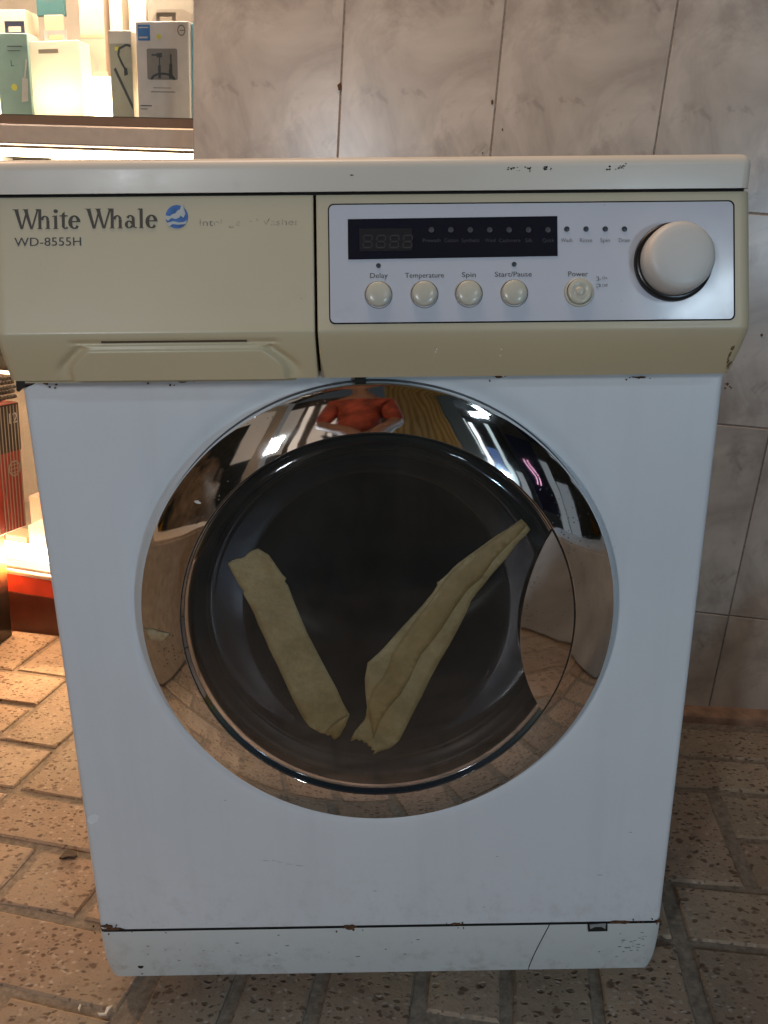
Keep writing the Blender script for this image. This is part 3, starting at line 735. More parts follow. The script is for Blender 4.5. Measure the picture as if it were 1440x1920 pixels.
bm = B(); n = 60; m_ = 10; G = []
Rh = RI-.0012
for i in range(n+1):
    a_ = a1+(a2-a1)*i/n
    if i == 0: a_ = a1-.004
    if i == n: a_ = a2+.004
    po = Vector((DX+Rh*cos(a_), DZ+Rh*sin(a_)))
    # inner point: on the arc along the ray at the same height fraction
    b1_, b2_ = math.atan2(tip1.z-hz, tip1.x-hx), math.atan2(tip2.z-hz, tip2.x-hx)
    if b1_ < 0: b1_ += 2*pi
    if b2_ < 0: b2_ += 2*pi
    bb_ = b1_+(b2_-b1_)*i/n; pi_ = Vector((hx+hr*cos(bb_), hz+hr*sin(bb_)))
    if i in (0, n): pi_ = po+(pi_-po)*.02
    row = []
    for j in range(m_+1):
        p = po.lerp(pi_, j/m_); r_ = math.hypot(p.x-DX, p.y-DZ); row.append(bm.verts.new((p.x, yi+.0002-(Rh-r_)*.20, p.y)))
    p = pi_; row.append(bm.verts.new((p.x-.0003, yi-(Rh-math.hypot(p.x-DX, p.y-DZ))*.20+.0010, p.y))); row.append(bm.verts.new((p.x-.0003, yi+.006, p.y)))
    G.append(row)
for i in range(n):
    for j in range(m_+2): bm.faces.new((G[i][j], G[i][j+1], G[i+1][j+1], G[i+1][j]))
hd = obj('door_handle', bm, M_chrome, door, True, 40)
g = B(); lathe(g, [(RI+.0002, yi+.0009), (RI-.0008, yi+.0009)], DX, DZ, 160); obj('cover_seam', g, M_gap, door)
# inner frame and glass bowl
g = B(); lathe(g, [(RI-.003, -.006), (.170, -.010), (.1650, -.011), (.1645, -.008), (.150, -.004)], DX, DZ, 160); obj('inner_frame', g, plain('inner_frame_grey', (.045, .046, .045), .35), door, True)
g = B(); lathe(g, [(.1560, -.0095), (.1545, -.0140), (.1525, -.0145), (.1500, -.0120), (.147, .002), (.141, .020), (.131, .038), (.117, .050), (.095, .058), (.06, .063), (.03, .065), (.0001, .0655)], DX-.001, DZ+.006, 160)
obj('glass_bowl', g, M_bowl, door, True)
g = B(); lathe(g, [(.150, -.003), (.156, .012), (.153, .03), (.147, .045), (.150, .055), (.162, .06)], DX, DZ, 128); obj('door_gasket', g, M_gasket, wm, True)
g = B(); lathe(g, [(.17, .06), (.222, .07), (.232, .09), (.232, .36), (.20, .375), (.0001, .38)], DX, DZ, 96); drum = obj('drum', g, M_drum, wm, True)
for k in range(3):
    g = B(); a_ = math.radians(90+120*k+10); box(g, -.02, .02, .10, .35, -.03, .03, .015, 3)
    bmesh.ops.transform(g, matrix=Matrix.Translation((DX+.205*cos(a_), 0, DZ+.205*sin(a_))) @ Matrix.Rotation(-(a_), 4, 'Y'), verts=g.verts[:]); obj('drum_paddle', g, M_drum, drum, True)

# --- kick plate in two pieces with the curved split
def kick_y(z):
    t_ = (.1015-z)/.0715; return -.0008+.0105*t_**1.5
def kick(name, side):
    bm = B(); zs = [.030+.0715*i/14 for i in range(15)]
    cut = []
    for z in zs:
        t_ = (z-.030)/.0715; px = 990+(1-(1-t_)**1.6)*12+28*t_**1.7; py = 1824-(1824-1735)*t_
        cut.append(at(px, py, Y=kick_y(z)).x)
    rows = []
    for z, c_ in zip(zs, cut):
        xo = W-.0005-.0035*max(0, (.06-z)/.03)**2
        if side < 0: xs = [-xo, -xo+.004]+[-xo+.004+(c_-.0006+xo-.004)*k/40 for k in range(1, 41)]
        else: xs = [c_+.0006+(xo-.004-c_-.0006)*k/14 for k in range(15)]+[xo]
        rows.append([bm.verts.new((x, kick_y(z)+(.003 if abs(abs(x)-xo) < 1e-6 else 0), z)) for x in xs])
    for i in range(14):
        for j in range(len(rows[0])-1): bm.faces.new((rows[i][j], rows[i][j+1], rows[i+1][j+1], rows[i+1][j]))
    bt = [bm.verts.new((v_.co.x, .03, .030)) for v_ in rows[0]]
    for j in range(len(bt)-1): bm.faces.new((rows[0][j+1], rows[0][j], bt[j], bt[j+1]))
    e = 0 if side < 0 else -1; sd = [bm.verts.new((r_[e].co.x, .49, r_[e].co.z)) for r_ in rows]
    for i in range(14): bm.faces.new((rows[i][e], sd[i], sd[i+1], rows[i+1][e]))
    return obj(name, bm, M_kick, wm, True, 40)
kp = kick('kick_plate', -1); kf = kick('filter_flap', 1)
g = B(); box(g, -W+.004, W-.004, .012, .016, .034, .104); box(g, -W+.002, W-.002, .0008, .012, .1005, .1045); obj('kick_gap', g, M_gap, wm)
g = B(); v = at(264, 1811, Y=kick_y(.045)); disc(g, v.x, v.z, .0031, v.y-.0006, 24); v2 = at(267, 1825, Y=kick_y(.035)); disc(g, v2.x, v2.z, .0009, v2.y-.0006, 10); obj('screw_hole', g, M_gap, kp)
g = B(); poly(g, [(1102, 1733), (1139, 1731), (1139, 1746), (1103, 1747)], -.0022, .0012); obj('latch_recess', g, M_gap, kf)
g = B(); poly(g, [(1106, 1735), (1136, 1733), (1135, 1742), (1128, 1738), (1116, 1738), (1107, 1742)], -.0036, .0012); obj('flap_latch', g, plain('latch_grey', (.28, .30, .30), .4), kf)
g = B()
for k in range(60):
    reg = random.random()
    px, py = (random.gauss(1195, 26), random.gauss(1768, 16)) if reg < .6 else (random.uniform(250, 900), random.gauss(1785, 18))
    if not (1748 < py < 1815 and px < 1228): continue
    r_ = random.uniform(.0003, .0013); Y_ = kick_y(max(.03, at(px, py, Y=0).z)); vv = at(px, py, Y=Y_-.0005)
    prism(g, [(vv.x+r_*cos(q_)*random.uniform(.8, 2.6), vv.z+r_*sin(q_)*random.uniform(.4, .8)) for q_ in (0, .8, 1.7, 2.6, 3.5, 4.4, 5.3)], lambda z: kick_y(max(.03, min(.1015, z)))-.0004, .0003)
tag(obj('dirt_mark', g, plain('grey_dirt', (.22, .23, .20), .8, vary=.4), kp), kind='stuff')
for sx in (-1, 1):
    for y_ in (.10, .45):
        g = B(); bmesh.ops.create_cone(g, cap_ends=True, segments=24, radius1=.022, radius2=.016, depth=.032, matrix=Matrix.Translation((sx*.225, y_, .0155))); obj('foot', g, M_rubber, wm, True, 40)

# ================================================================ TAPES ON THE DOOR
def tape(name, pxs, mat, label=None, lift=.0003, parent=None, folds=None, M_=None):
    pts = []
    for x, y in pxs:
        yy = -.035
        for _ in range(5):
            v = at(x, y, Y=yy); r_ = math.hypot(v.x-DX, v.z-DZ); yy = (cover_y(r_) if r_ < RI-.001 else ring_y(min(r_, RO-.0012)))-lift
            if v.x > .10 and r_ < RI and M_ is None: yy -= 0
        pts.append((v.x, v.z))
    bm = B(); vs = [bm.verts.new((x, 0, z)) for x, z in pts]
    f = bm.faces.new(vs); f.normal_update()
    if f.normal.y > 0: f.normal_flip()
    bmesh.ops.triangulate(bm, faces=[f])
    for _ in range(3):
        bmesh.ops.subdivide_edges(bm, edges=[e for e in bm.edges if e.calc_length() > .007], cuts=1)
        bmesh.ops.triangulate(bm, faces=bm.faces[:])
    for v in bm.verts:
        r_ = math.hypot(v.co.x-DX, v.co.z-DZ); base = cover_y(r_) if r_ < RI-.001 else ring_y(min(r_, RO-.0012))
        wv_ = noise.noise(Vector((v.co.x*45, v.co.z*45, 3.1)))*.0004+noise.noise(Vector((v.co.x*120, v.co.z*120, 5.1)))*.00018
        v.co.y = base-lift-max(0, wv_+.0003)
        if folds: v.co.y -= folds(v.co.x, v.co.z)*.32
    o = obj(name, bm, mat, parent, True)
    md = o.modifiers.new('thickness', 'SOLIDIFY'); md.thickness = .00025; md.offset = 0
    return tag(o, label, 'tape', 'strips of masking tape on the door') if label else o
LT = [(427.5, 1056), (436, 1050), (445, 1047), (452, 1047), (460, 1043), (466, 1036), (472.5, 1032), (484, 1028), (494, 1034), (504, 1040), (520, 1063), (529, 1076), (537, 1084), (534, 1090), (540, 1097), (554, 1134), (577, 1188), (592, 1217), (610, 1251), (631, 1290), (642, 1315), (656, 1340),
      (646, 1362), (636, 1378), (629, 1387), (624, 1384), (620, 1377), (615, 1379), (610, 1375), (602, 1374), (595, 1370), (581, 1363), (570, 1349), (558, 1328), (543, 1297), (518, 1242), (505, 1217), (497, 1197), (484, 1170), (477, 1151), (470, 1137), (456, 1113), (457, 1107), (451, 1101), (444, 1089), (435, 1072)]
RT = [(977.5, 973), (986, 981), (994.5, 993), (985, 1004), (972, 1016), (952, 1043), (935, 1062), (920, 1079), (908, 1095), (896, 1109), (884, 1125), (880, 1135), (874, 1149), (860, 1177), (843, 1208), (825, 1238), (806, 1273), (790, 1307), (772, 1341), (760, 1366), (748, 1389), (740, 1396), (731, 1403), (715, 1407), (698.5, 1414), (703, 1407), (696, 1405), (697, 1400), (690, 1398), (688, 1392), (683, 1393), (679, 1387), (673, 1389), (668, 1385), (657, 1390), (660, 1381), (666, 1370), (676, 1358), (685, 1347), (688, 1325), (685, 1298), (684, 1272), (689, 1242), (701, 1232), (714, 1220), (735, 1197), (757, 1172), (777, 1151), (791, 1136), (802, 1122), (812, 1110), (820, 1097), (819, 1091), (823, 1090), (839, 1076), (849, 1065), (860, 1055), (880, 1040), (904, 1023), (928, 1006), (953, 990)]
def crease(p0, p1, h, w_):
    A_, B_ = at(*p0, Y=-.036), at(*p1, Y=-.036); d = Vector((B_.x-A_.x, B_.z-A_.z)); L = d.length; d.normalize()
    def f(x, z):
        v = Vector((x-A_.x, z-A_.z)); s = v.dot(d); n_ = abs(v.x*d.y-v.y*d.x)
        return h*math.exp(-(n_/w_)**2)*(1 if 0 < s < L else math.exp(-((min(abs(s), abs(s-L)))/.006)**2))
    return f
def addf(*fs): return lambda x, z: sum(f(x, z) for f in fs)
t1 = tape('tape_strip', LT, M_tape, 'greenish masking tape strip slanting down right across the left of the door glass',
          folds=addf(crease((478, 1060), (515, 1150), .0012, .0016), crease((515, 1150), (570, 1190), .0010, .0015), crease((540, 1100), (650, 1330), .0006, .0010)))
tape('curled_end', [(612, 1372), (622, 1362), (636, 1350), (655, 1341), (648, 1360), (637, 1380), (630, 1386), (621, 1377)], M_tape2, lift=.0026, parent=t1)
t2 = tape('tape_strip', RT, M_tape, 'brown-stained folded masking tape strip rising to the door handle',
          folds=addf(crease((690, 1250), (880, 1050), .0012, .0018), crease((880, 1050), (965, 990), .0009, .0015)))
FT = [(976, 975), (988, 984), (975, 1000), (950, 1024), (925, 1050), (903, 1083), (876, 1106), (852, 1140), (830, 1175), (812, 1200), (790, 1226), (778, 1250), (768, 1272), (752, 1300), (730, 1325), (712, 1352), (700, 1384), (697, 1366), (692, 1340), (689, 1318), (700, 1290), (716, 1272), (728, 1250), (735, 1225), (756, 1194), (780, 1160), (806, 1128), (828, 1094), (850, 1068), (880, 1044), (925, 1011), (955, 990)]
tape('folded_layer', FT, M_tape2, lift=.0006, parent=t2)
t3 = tape('tape_scrap', [(269.6, 1177), (277, 1180), (285, 1179), (300, 1184), (318, 1188), (311, 1196), (303, 1202), (292, 1202), (281, 1199), (277, 1196), (274, 1189)], M_tape3, 'small torn scrap of pale tape stuck on the left of the chrome ring', lift=.0007)
t3['category'] = 'tape'
if 'group' in t3: del t3['group']
for o_ in (t1, t2):
    if 'group' in o_: del o_['group']
g = B(); 
v = at(370, 942, Y=ring_y(.19)-.0004); prism(g, [(v.x+a_, v.z+b2) for a_, b2 in ((-.003, .0012), (0, .0018), (.003, -.0002), (.0032, -.0018), (.0012, -.0012), (-.0015, -.0006))], v.y, .0003)
obj('glue_fleck', g, plain('pale_fleck', (.6, .55, .5), .5), door)
exec_after = True

# ================================================================ DISPLAY CASE
NS = Vector((.25, .968, 0)).normalized(); US = Vector((NS.y, -NS.x, 0)); RA = math.radians(3.7); US, ZS = US*cos(RA)-Zv*sin(RA), US*sin(RA)+Zv*cos(RA); AS = Vector((-.717, .93, .008))
MS = Matrix((US, NS, ZS)).transposed().to_4x4(); MS.translation = AS              # local x right, y into the case, z up
def onS(px, py, off=0):
    p = at(px, py, P=AS+NS*off, N=NS)-AS; return p.dot(US), p.dot(ZS)
case = thing('display_case', AS, 'lit glass display case of phone accessories left of the tiled wall', 'display case')
def sbox(name, x0, x1, y0, y1, z0, z1, mat, bev=0, parent=case, lab=None):
    g = B(); box(g, x0, x1, y0, y1, z0, z1, bev, 2, M=MS); o = obj(name, g, mat, parent)
    if lab: o['label'] = lab
    return o
M_wenge = plain('dark_red_board', (.10, .028, .018), .35, vary=.25, scale=20); M_red = plain('red_board', (.52, .07, .035), .4, vary=.15, scale=20)
M_alu = plain('case_aluminium', (.55, .50, .45), .35, metal=.3); M_back = plain('case_back', (.30, .24, .19), .6, vary=.2, scale=8)
M_tube = emit('warm_tube', (1.0, .80, .55), 14.0); M_tubeL = emit('warm_tube_soft', (1.0, .74, .46), 4.5)
XL, XR = -.75, .62
sbox('base_board', XL, XR, 0, .40, -.09, .077, M_wenge); sbox('red_panel', XL, XR, .002, .40, .0775, .118, M_red)
sbox('bottom_rail', XL, XR, 0, .02, .1185, .128, M_alu, .002)
sbox('shelf', XL, XR, .012, .40, .1285, .1335, M_back)
sbox('light_tube', XL+.02, XR-.02, .03, .045, .143, .176, M_tube)
sbox('back_board', XL, XR, .40, .412, -.05, 1.75, M_back); sbox('side_board', XL-.012, XL, 0, .412, 0, 1.75, M_back)
sbox('middle_shelf', XL, XR, .012, .39, .56, .568, M_back); sbox('light_tube', XL+.02, XR-.02, .05, .062, .545, .556, M_tubeL)
sbox('front_rail', XL, XR, -.004, .016, .976, 1.0095, M_alu, .003)
sbox('display_shelf', XL, XR, .012, .39, 1.018, 1.027, plain('glass_shelf', (.10, .09, .06), .2))
sbox('shelf_edge', XL, XR, 0, .010, 1.0105, 1.024, plain('edge_brown', (.16, .11, .08), .5))
sbox('light_tube', XL+.02, XR-.02, .012, .030, .958, .971, M_tube)
sbox('light_tube', XL+.02, XR-.02, .075, .090, 1.030, 1.078, M_tube)
sbox('display_shelf', XL, XR, .02, .39, 1.40, 1.408, M_alu); sbox('light_tube', XL+.02, XR-.02, .05, .07, 1.38, 1.397, M_tubeL)
sbox('top_board', XL, XR, 0, .41, 1.75, 1.77, M_back)
for a_, b2 in ((.130, .56), (.57, .957)): sbox('glass_pane', XL+.02, XR-.02, .004, .0045, a_, b2, M_pane)
sbox('glass_pane', XL+.02, XR-.02, .004, .0045, 1.0245, 1.74, M_pane)

# --- products: each its own thing
def product(name, px0, py0, px1, py1, off, depth, mat, label, cat='packet', tab=None, tabmat=None, lean=0, group='boxed accessories in the lit case', z0=1.0275):
    xa_, z1_ = onS(px0, py0, off); xb2, zb2 = onS(px1, py1, off)
    if z0 is not None: zb2 = z0
    M_ = MS @ Matrix.Translation(((xa_+xb2)/2, off, zb2)) @ Matrix.Rotation(math.radians(lean), 4, 'Y')
    w_, h_ = abs(xb2-xa_), z1_-zb2
    g = B(); box(g, -w_/2, w_/2, 0, depth, 0, h_, .001, 1, M=M_)
    o = tag(obj(name, g, mat), label, cat, group)
    if tab:
        tw_, th_, tx = tab; g = B(); q_ = .3
        y0_, y1_ = depth*.45, depth*.45+.0008
        box(g, tx-tw_/2, tx-tw_/2+tw_*.18, y0_, y1_, h_, h_+th_, M=M_); box(g, tx+tw_/2-tw_*.18, tx+tw_/2, y0_, y1_, h_, h_+th_, M=M_)
        box(g, tx-tw_*.32, tx+tw_*.32, y0_, y1_, h_+th_*.62, h_+th_, M=M_); box(g, tx-tw_*.32, tx+tw_*.32, y0_, y1_, h_, h_+th_*.22, M=M_)
        obj('hang_tab', g, tabmat, o)
    return o, M_, w_, h_
def pr(o, M_, name, P, mat, d=.0004, th=.0003):
    g = B(); prism(g, P, -d, th, M=M_); return obj(name, g, mat, o)
def rc(x0, x1, z0, z1): return [(x0, z0), (x1, z0), (x1, z1), (x0, z1)]
def pt(o, M_, s, x, z, size, mat, name='lettering'): return text(name, s, x, z, size, mat, o, M=M_, off=.0006)
K = lambda n_, c_, r_=.5: plain(n_, c_, r_, vary=.05)
M_teal, M_wht, M_cardw, M_grey, M_navy = K('teal_card', (.32, .45, .39)), K('white_card', (.66, .60, .54)), K('bright_card', (.82, .77, .66)), K('grey_print_card', (.30, .26, .23)), K('navy_tab', (.05, .05, .09))
M_dkp, M_bl, M_yel, M_crm, M_pch, M_orange = K('dark_print', (.06, .07, .08)), K('blue_print', (.05, .20, .50)), K('yellow_sticker', (.75, .65, .10)), K('cream_card', (.46, .38, .28)), K('peach_card', (.60, .42, .28)), K('orange_print', (.60, .16, .05))
t = M_cardw.node_tree; b = t.nodes['Principled BSDF']; tl = N(t, 'ShaderNodeBsdfTranslucent'); tl.inputs[0].default_value = (.95, .92, .88, 1); ms = N(t, 'ShaderNodeMixShader'); ms.inputs[0].default_value = .5
t.links.new(b.outputs[0], ms.inputs[1]); t.links.new(tl.outputs[0], ms.inputs[2]); t.links.new(ms.outputs[0], t.nodes['Material Output'].inputs[0])
# teal box with adapter
o, M_, w_, h_ = product('cable_box', -12, 62, 61, 208, .03, .03, M_teal, 'teal box with a white adapter printed on it, leftmost on the lit shelf', 'box', (.040, .022, .0), M_navy)
pr(o, M_, 'printed_adapter', [(.013, .022), (.026, .024), (.029, .060), (.018, .062)], M_wht); pr(o, M_, 'printed_adapter', [(.0215, .0615), (.0245, .0618), (.031, .090), (.028, .092)], M_wht, .0006)
pr(o, M_, 'price_sticker', [(.000+.006*cos(k*pi/6), .046+.0055*sin(k*pi/6)) for k in range(12)], M_yel)
pr(o, M_, 'printed_line', rc(-.008, .022, .111, .1125), M_dkp); pr(o, M_, 'printed_line', rc(-.008, .018, .104, .1052), M_dkp); pt(o, M_, 'L', -.004, .080, .014, M_dkp)
# white blown-out box
o, M_, w_, h_ = product('charger_box', 54, 76, 157, 208, .035, .035, M_cardw, 'bright white box glowing beside the teal box', 'box', (.045, .020, -.004), M_wht, lean=-1.5)
pr(o, M_, 'printed_line', rc(-.030, .010, h_-.020, h_-.013), M_crm)
# slim grey box with cable
o, M_, w_, h_ = product('cable_box', 203, 57, 251, 212, .028, .02, K('grey_green_card', (.42, .40, .32)), 'slim grey-green box with a dark curled cable printed on it', 'box')
pr(o, M_, 'top_band', rc(-w_/2+.0005, w_/2-.0005, h_-.020, h_-.0015), M_wht)
cv = [(w_/2-.001, .112), (.012, .114), (-.002, .108), (-.004, .098), (.002, .086), (.009, .075)]
g = B()
for (a_, b2), (c2, d2) in zip(cv, cv[1:]):
    n2 = Vector((-(d2-b2), c2-a_)).normalized()*.0018; prism(g, [(a_-n2.x, b2-n2.y), (c2-n2.x, d2-n2.y), (c2+n2.x, d2+n2.y), (a_+n2.x, b2+n2.y)], -.0005-abs(a_)*.002, .0003, M=M_)
prism(g, [(.006, .066), (.013, .068), (.012, .078), (.006, .080)], -.0007, .0003, M=M_); prism(g, [(-.014, .076), (-.010, .079), (w_/2-.001, .022), (w_/2-.001, .012)], -.0006, .0003, M=M_)
obj('printed_cable', g, M_dkp, o); pr(o, M_, 'price_sticker', rc(-.010, -.003, .105, .111), M_yel); pt(o, M_, '10W', -.018, .012, .014, M_crm)
# white box with cable photo
o, M_, w_, h_ = product('cable_box', 253, 40, 357, 215, .026, .035, K('soft_white_card', (.78, .68, .63)), 'white box with a grey cable photograph and blue square, rightmost on the lit shelf', 'box', (.036, .017, .0), K('grey_tab', (.10, .08, .06)))
s_ = w_/104.0
fx = lambda px, py: ((px-305)*s_, h_-(py-40)*h_/175.0)
def pr2(name, a_, b2, c2, d2, mat, d=.0004): x0_, z1_ = fx(a_, b2); x1_, z0_ = fx(c2, d2); return pr(o, M_, name, rc(x0_, x1_, z0_, z1_), mat, d)
pr2('blue_square', 258, 46, 282, 74, M_bl); pr2('printed_line', 260, 50, 279, 52, M_wht, .0008); pr2('printed_line', 260, 67, 277, 70, M_wht, .0008)
x0_, z1_ = fx(274, 88); x1_, z0_ = fx(334, 144); pr(o, M_, 'photo_panel', rrect(x0_, x1_, z0_, z1_, .003, 3), M_grey)
g = B(); k_ = 0
for a_, b2, c2, d2 in ((294, 96, 304, 104), (284, 98, 294, 101), (298, 104, 300, 120), (296, 118, 301, 142), (320, 98, 323, 116), (318, 115, 324, 125), (317, 125, 324, 142)):
    x0_, z1_ = fx(a_, b2); x1_, z0_ = fx(c2, d2); k_ += 1; prism(g, rc(x0_, x1_, z0_, z1_), -.0008-.00002*k_, .0003, M=M_)
for k_ in range(10):
    t0, t1_ = pi*k_/10, pi*(k_+1)/10; P = [fx(305-25*cos(t0), 144-13*sin(t0)), fx(305-25*cos(t1_), 144-13*sin(t1_)), fx(305-20*cos(t1_), 144-9*sin(t1_)), fx(305-20*cos(t0), 144-9*sin(t0))]; prism(g, P, -.0010, .0003, M=M_)
obj('printed_cable', g, M_dkp, o)
cx_, cz_ = fx(343, 56); g = B()
for k_ in range(20):
    t0, t1_ = 2*pi*k_/20, 2*pi*(k_+1)/20
    prism(g, [(cx_+.0075*cos(t0), cz_+.0085*sin(t0)), (cx_+.0075*cos(t1_), cz_+.0085*sin(t1_)), (cx_+.0055*cos(t1_), cz_+.0065*sin(t1_)), (cx_+.0055*cos(t0), cz_+.0065*sin(t0))], -.0005, .0003, M=M_)
prism(g, rc(cx_-.003, cx_+.006, cz_-.0008, cz_+.0008), -.0006, .0003, M=M_); obj('round_logo', g, K('logo_grey', (.28, .24, .2)), o)
cx_, cz_ = fx(299, 67); pr(o, M_, 'price_sticker', [(cx_+.0045*cos(k*pi/5), cz_+.004*sin(k*pi/5)) for k in range(10)], M_yel)
pr2('printed_line', 285, 158, 320, 159.5, M_grey); pr2('printed_line', 280, 165, 328, 167, M_grey); pr2('printed_line', 258, 191, 281, 193, M_dkp); pr2('printed_line', 258, 197, 272, 199, M_grey)
# sliver of a blue box at the wall end
product('blue_box', 357, 43, 372, 208, .034, .04, K('bright_blue_card', (.18, .52, .66)), 'pale blue box squeezed between the white box and the wall', 'box')
# back row
product('glowing_box', 120, 142, 210, 215, .085, .03, M_cardw, 'low cream box with hang hole glowing behind the bright box', 'box', (.03, .010, .02), M_crm)
o, M_, w_, h_ = product('earphone_box', 146, -14, 203, 205, .145, .03, K('pale_pink_card', (.40, .29, .22)), 'tall pale peach box with earphones printed on it, in the back row', 'box')
g = B()
for k_ in range(14):
    t0, t1_ = -1.5+3.2*k_/14, -1.5+3.2*(k_+1)/14; P = [(-.010+.016*cos(t0), .100+.028*sin(t0)), (-.010+.016*cos(t1_), .100+.028*sin(t1_)), (-.010+.014*cos(t1_), .100+.026*sin(t1_)), (-.010+.014*cos(t0), .100+.026*sin(t0))]; prism(g, P, -.0006, .0003, M=M_)
prism(g, rc(.002, .010, .085, .110), -.0008, .0003, M=M_); obj('printed_earphone', g, M_grey, o); pr(o, M_, 'top_band', rc(-w_/2, w_/2, .150, .156), K('tan_print', (.42, .26, .16)))
product('cream_box', 203, -14, 232, 100, .15, .03, M_crm, 'narrow cream box standing behind the slim grey-green box', 'box')
product('white_packet', 240, -14, 276, 100, .14, .03, M_wht, 'narrow white box rising behind the two cable boxes', 'box')
o, M_, w_, h_ = product('photo_box', 276, -14, 372, 120, .12, .04, K('grey_photo_card', (.22, .19, .15)), 'grey-brown box with blurred photograph behind the white cable box', 'box')
pr(o, M_, 'photo_panel', [(-.05, .16), (-.02, .12), (.03, .15), (.045, .18), (.02, .19), (-.03, .19)], K('photo_dark', (.16, .13, .10)))
o, M_, w_, h_ = product('cream_carton', -14, 18, 60, 205, .10, .04, M_crm, 'plain cream carton behind the teal box', 'box')
o, M_, w_, h_ = product('hanging_pack', 66, -14, 122, 30, .10, .006, K('dark_teal_card', (.02, .075, .075)), 'dark teal card pack with orange print hanging above the bright box', 'packet', z0=None)
pr(o, M_, 'orange_band', rc(-.012, .012, h_-.012, h_), M_orange)
product('flower_card', 82, 28, 120, 75, .09, .004, K('gold_card', (.50, .36, .20)), 'gold flower-shaped card hanging below the dark teal pack', 'card', z0=None)
# small box in the lower compartment, below the rail
o, M_, w_, h_ = product('phone_box', 94, 281, 234, 320, .05, .03, M_wht, 'small white and mint green box lying under the shelf rail', 'box', z0=.90)
pr(o, M_, 'green_half', rc(.005, w_/2-.014, .003, h_-.003), K('mint_print', (.22, .60, .45)))
product('round_tin', -14, 293, 8, 330, .03, .03, M_wht, 'white tub at the left end under the shelf rail', 'tub', z0=.90)
# blurred goods low in the case, seen in the gap beside the washer
o, M_, w_, h_ = product('lower_carton', 52, 985, 90, 1005, .06, .05, M_cardw, 'cream packet low in the case beside the striped carton', 'packet', z0=.1345)
product('lower_carton', 10, 1002, 50, 1020, .10, .05, M_pch, 'peach packet low in the case left of the cream packet', 'packet', z0=.1345)
product('tall_pink_pack', 54, 930, 95, 960, .13, .05, K('pink_card', (.60, .32, .24)), 'pink-beige pack low in the case behind the cream packet', 'packet', z0=.1345)

# ================================================================ CARTONS IN FRONT OF THE CASE
M_cbk = plain('black_carton', (.018, .015, .014), .35)
m, t, b = new('flame_print'); co = coords(t, 'World'); sp_ = N(t, 'ShaderNodeSeparateXYZ'); t.links.new(co, sp_.inputs[0])
zz = N(t, 'ShaderNodeMath', operation='MULTIPLY_ADD'); zz.inputs[1].default_value = .05; t.links.new(nz(t, co, 22, 5, .6, 1.0), zz.inputs[0]); t.links.new(sp_.outputs[2], zz.inputs[2])
t.links.new(ramp(t, zz.outputs[0], [(.135, (.016, .012, .010)), (.165, (.09, .03, .015)), (.185, (.42, .14, .035)), (.22, (.62, .36, .13)), (.26, (.66, .50, .32))]), b.inputs['Base Color']); b.inputs['Roughness'].default_value = .3
M_flame = m
def carton(name, corner, ddir, L, Wd, z0, z1, mat, label):
    """corner: far right foot; ddir: direction of the visible side from near to far corner"""
    d = Vector((*ddir, 0)).normalized(); n_ = Vector((-d.y, d.x, 0))       # n_ points left, away from the visible side
    M_ = Matrix((-d, n_, Zv)).transposed().to_4x4(); M_ = Matrix.Rotation(math.radians(4.2), 4, 'Y') @ M_; M_.translation = Vector((corner[0], corner[1], z0))
    g = B(); box(g, 0, L, 0, Wd, 0, z1-z0, .002, 1, M=M_); return tag(obj(name, g, mat), label, 'carton'), M_
# on the side face local x runs from the far corner towards the camera; mirrored writing is avoided by flipping x
o, M_ = carton('flame_carton', (-.800, .925), (.10, .99), .16, .2, 0, .249, M_flame, 'black carton with flame print standing on the pavers under the striped carton')
def sidetext(o, M_, s, x, z, size, mat, name='lettering'):
    return text(name, s, 0, 0, size, mat, o, M=M_ @ Matrix.Translation((x, 0, z)) @ Matrix.Diagonal((-1, 1, 1, 1)), off=.0006)
def side(o, M_, name, x0, x1, z0, z1, mat, d=.0004):
    g = B(); prism(g, rc(x0, x1, z0, z1), -d, .0003, M=M_); return obj(name, g, mat, o)
sidetext(o, M_, 'll', .068, .062, .034, M_wht); sidetext(o, M_, 'd', .072, .026, .034, M_wht)
ca = at(50, 985, Z=.25)
o, M_ = carton('striped_carton', (ca.x, ca.y), (.023, .074), .26, .28, .2495, .2495+.262, plain('red_carton', (.50, .055, .028), .4), 'red and black carton with thin cream stripes stacked on the flame carton')
H = .262
side(o, M_, 'dark_band', 0, .26, .165, H-.001, plain('dark_brown_print', (.055, .038, .028), .4), .0004)
for k in range(16):
    x_ = .004+.0090*k
    if k % 8 == 7: continue
    side(o, M_, 'stripe', x_, x_+.0026, .004, H-.004, M_crm, .0008)
side(o, M_, 'white_label', .075, .25, .060, .150, K('label_cream', (.55, .48, .34)), .0011)
side(o, M_, 'blue_strip', .080, .24, .134, .146, K('label_blue', (.22, .32, .36)), .0015)
g = B(); prism(g, [(.088+.010*cos(k*pi/8), .108+.010*sin(k*pi/8)) for k in range(16)], -.0015, .0003, M=M_); obj('green_badge', g, K('green_badge', (.30, .36, .08)), o)
sidetext(o, M_, 'A', .0935, .1025, .015, M_wht)
sidetext(o, M_, '12', .034, .222, .030, M_wht)
g = B()
for k_ in range(20):
    t0, t1_ = 2*pi*k_/20, 2*pi*(k_+1)/20; cx_, cz_, R1, R2 = .024, .130, .0165, .0135
    prism(g, [(cx_+R1*cos(t0), cz_+R1*sin(t0)), (cx_+R1*cos(t1_), cz_+R1*sin(t1_)), (cx_+R2*cos(t1_), cz_+R2*sin(t1_)), (cx_+R2*cos(t0), cz_+R2*sin(t0))], -.0013, .0003, M=M_)
for k_ in (-.008, 0, .008): prism(g, rc(.010, .038, .129+k_, .1305+k_), -.0015, .0003, M=M_); prism(g, rc(.0235+k_, .025+k_, .116, .144), -.0017, .0003, M=M_)
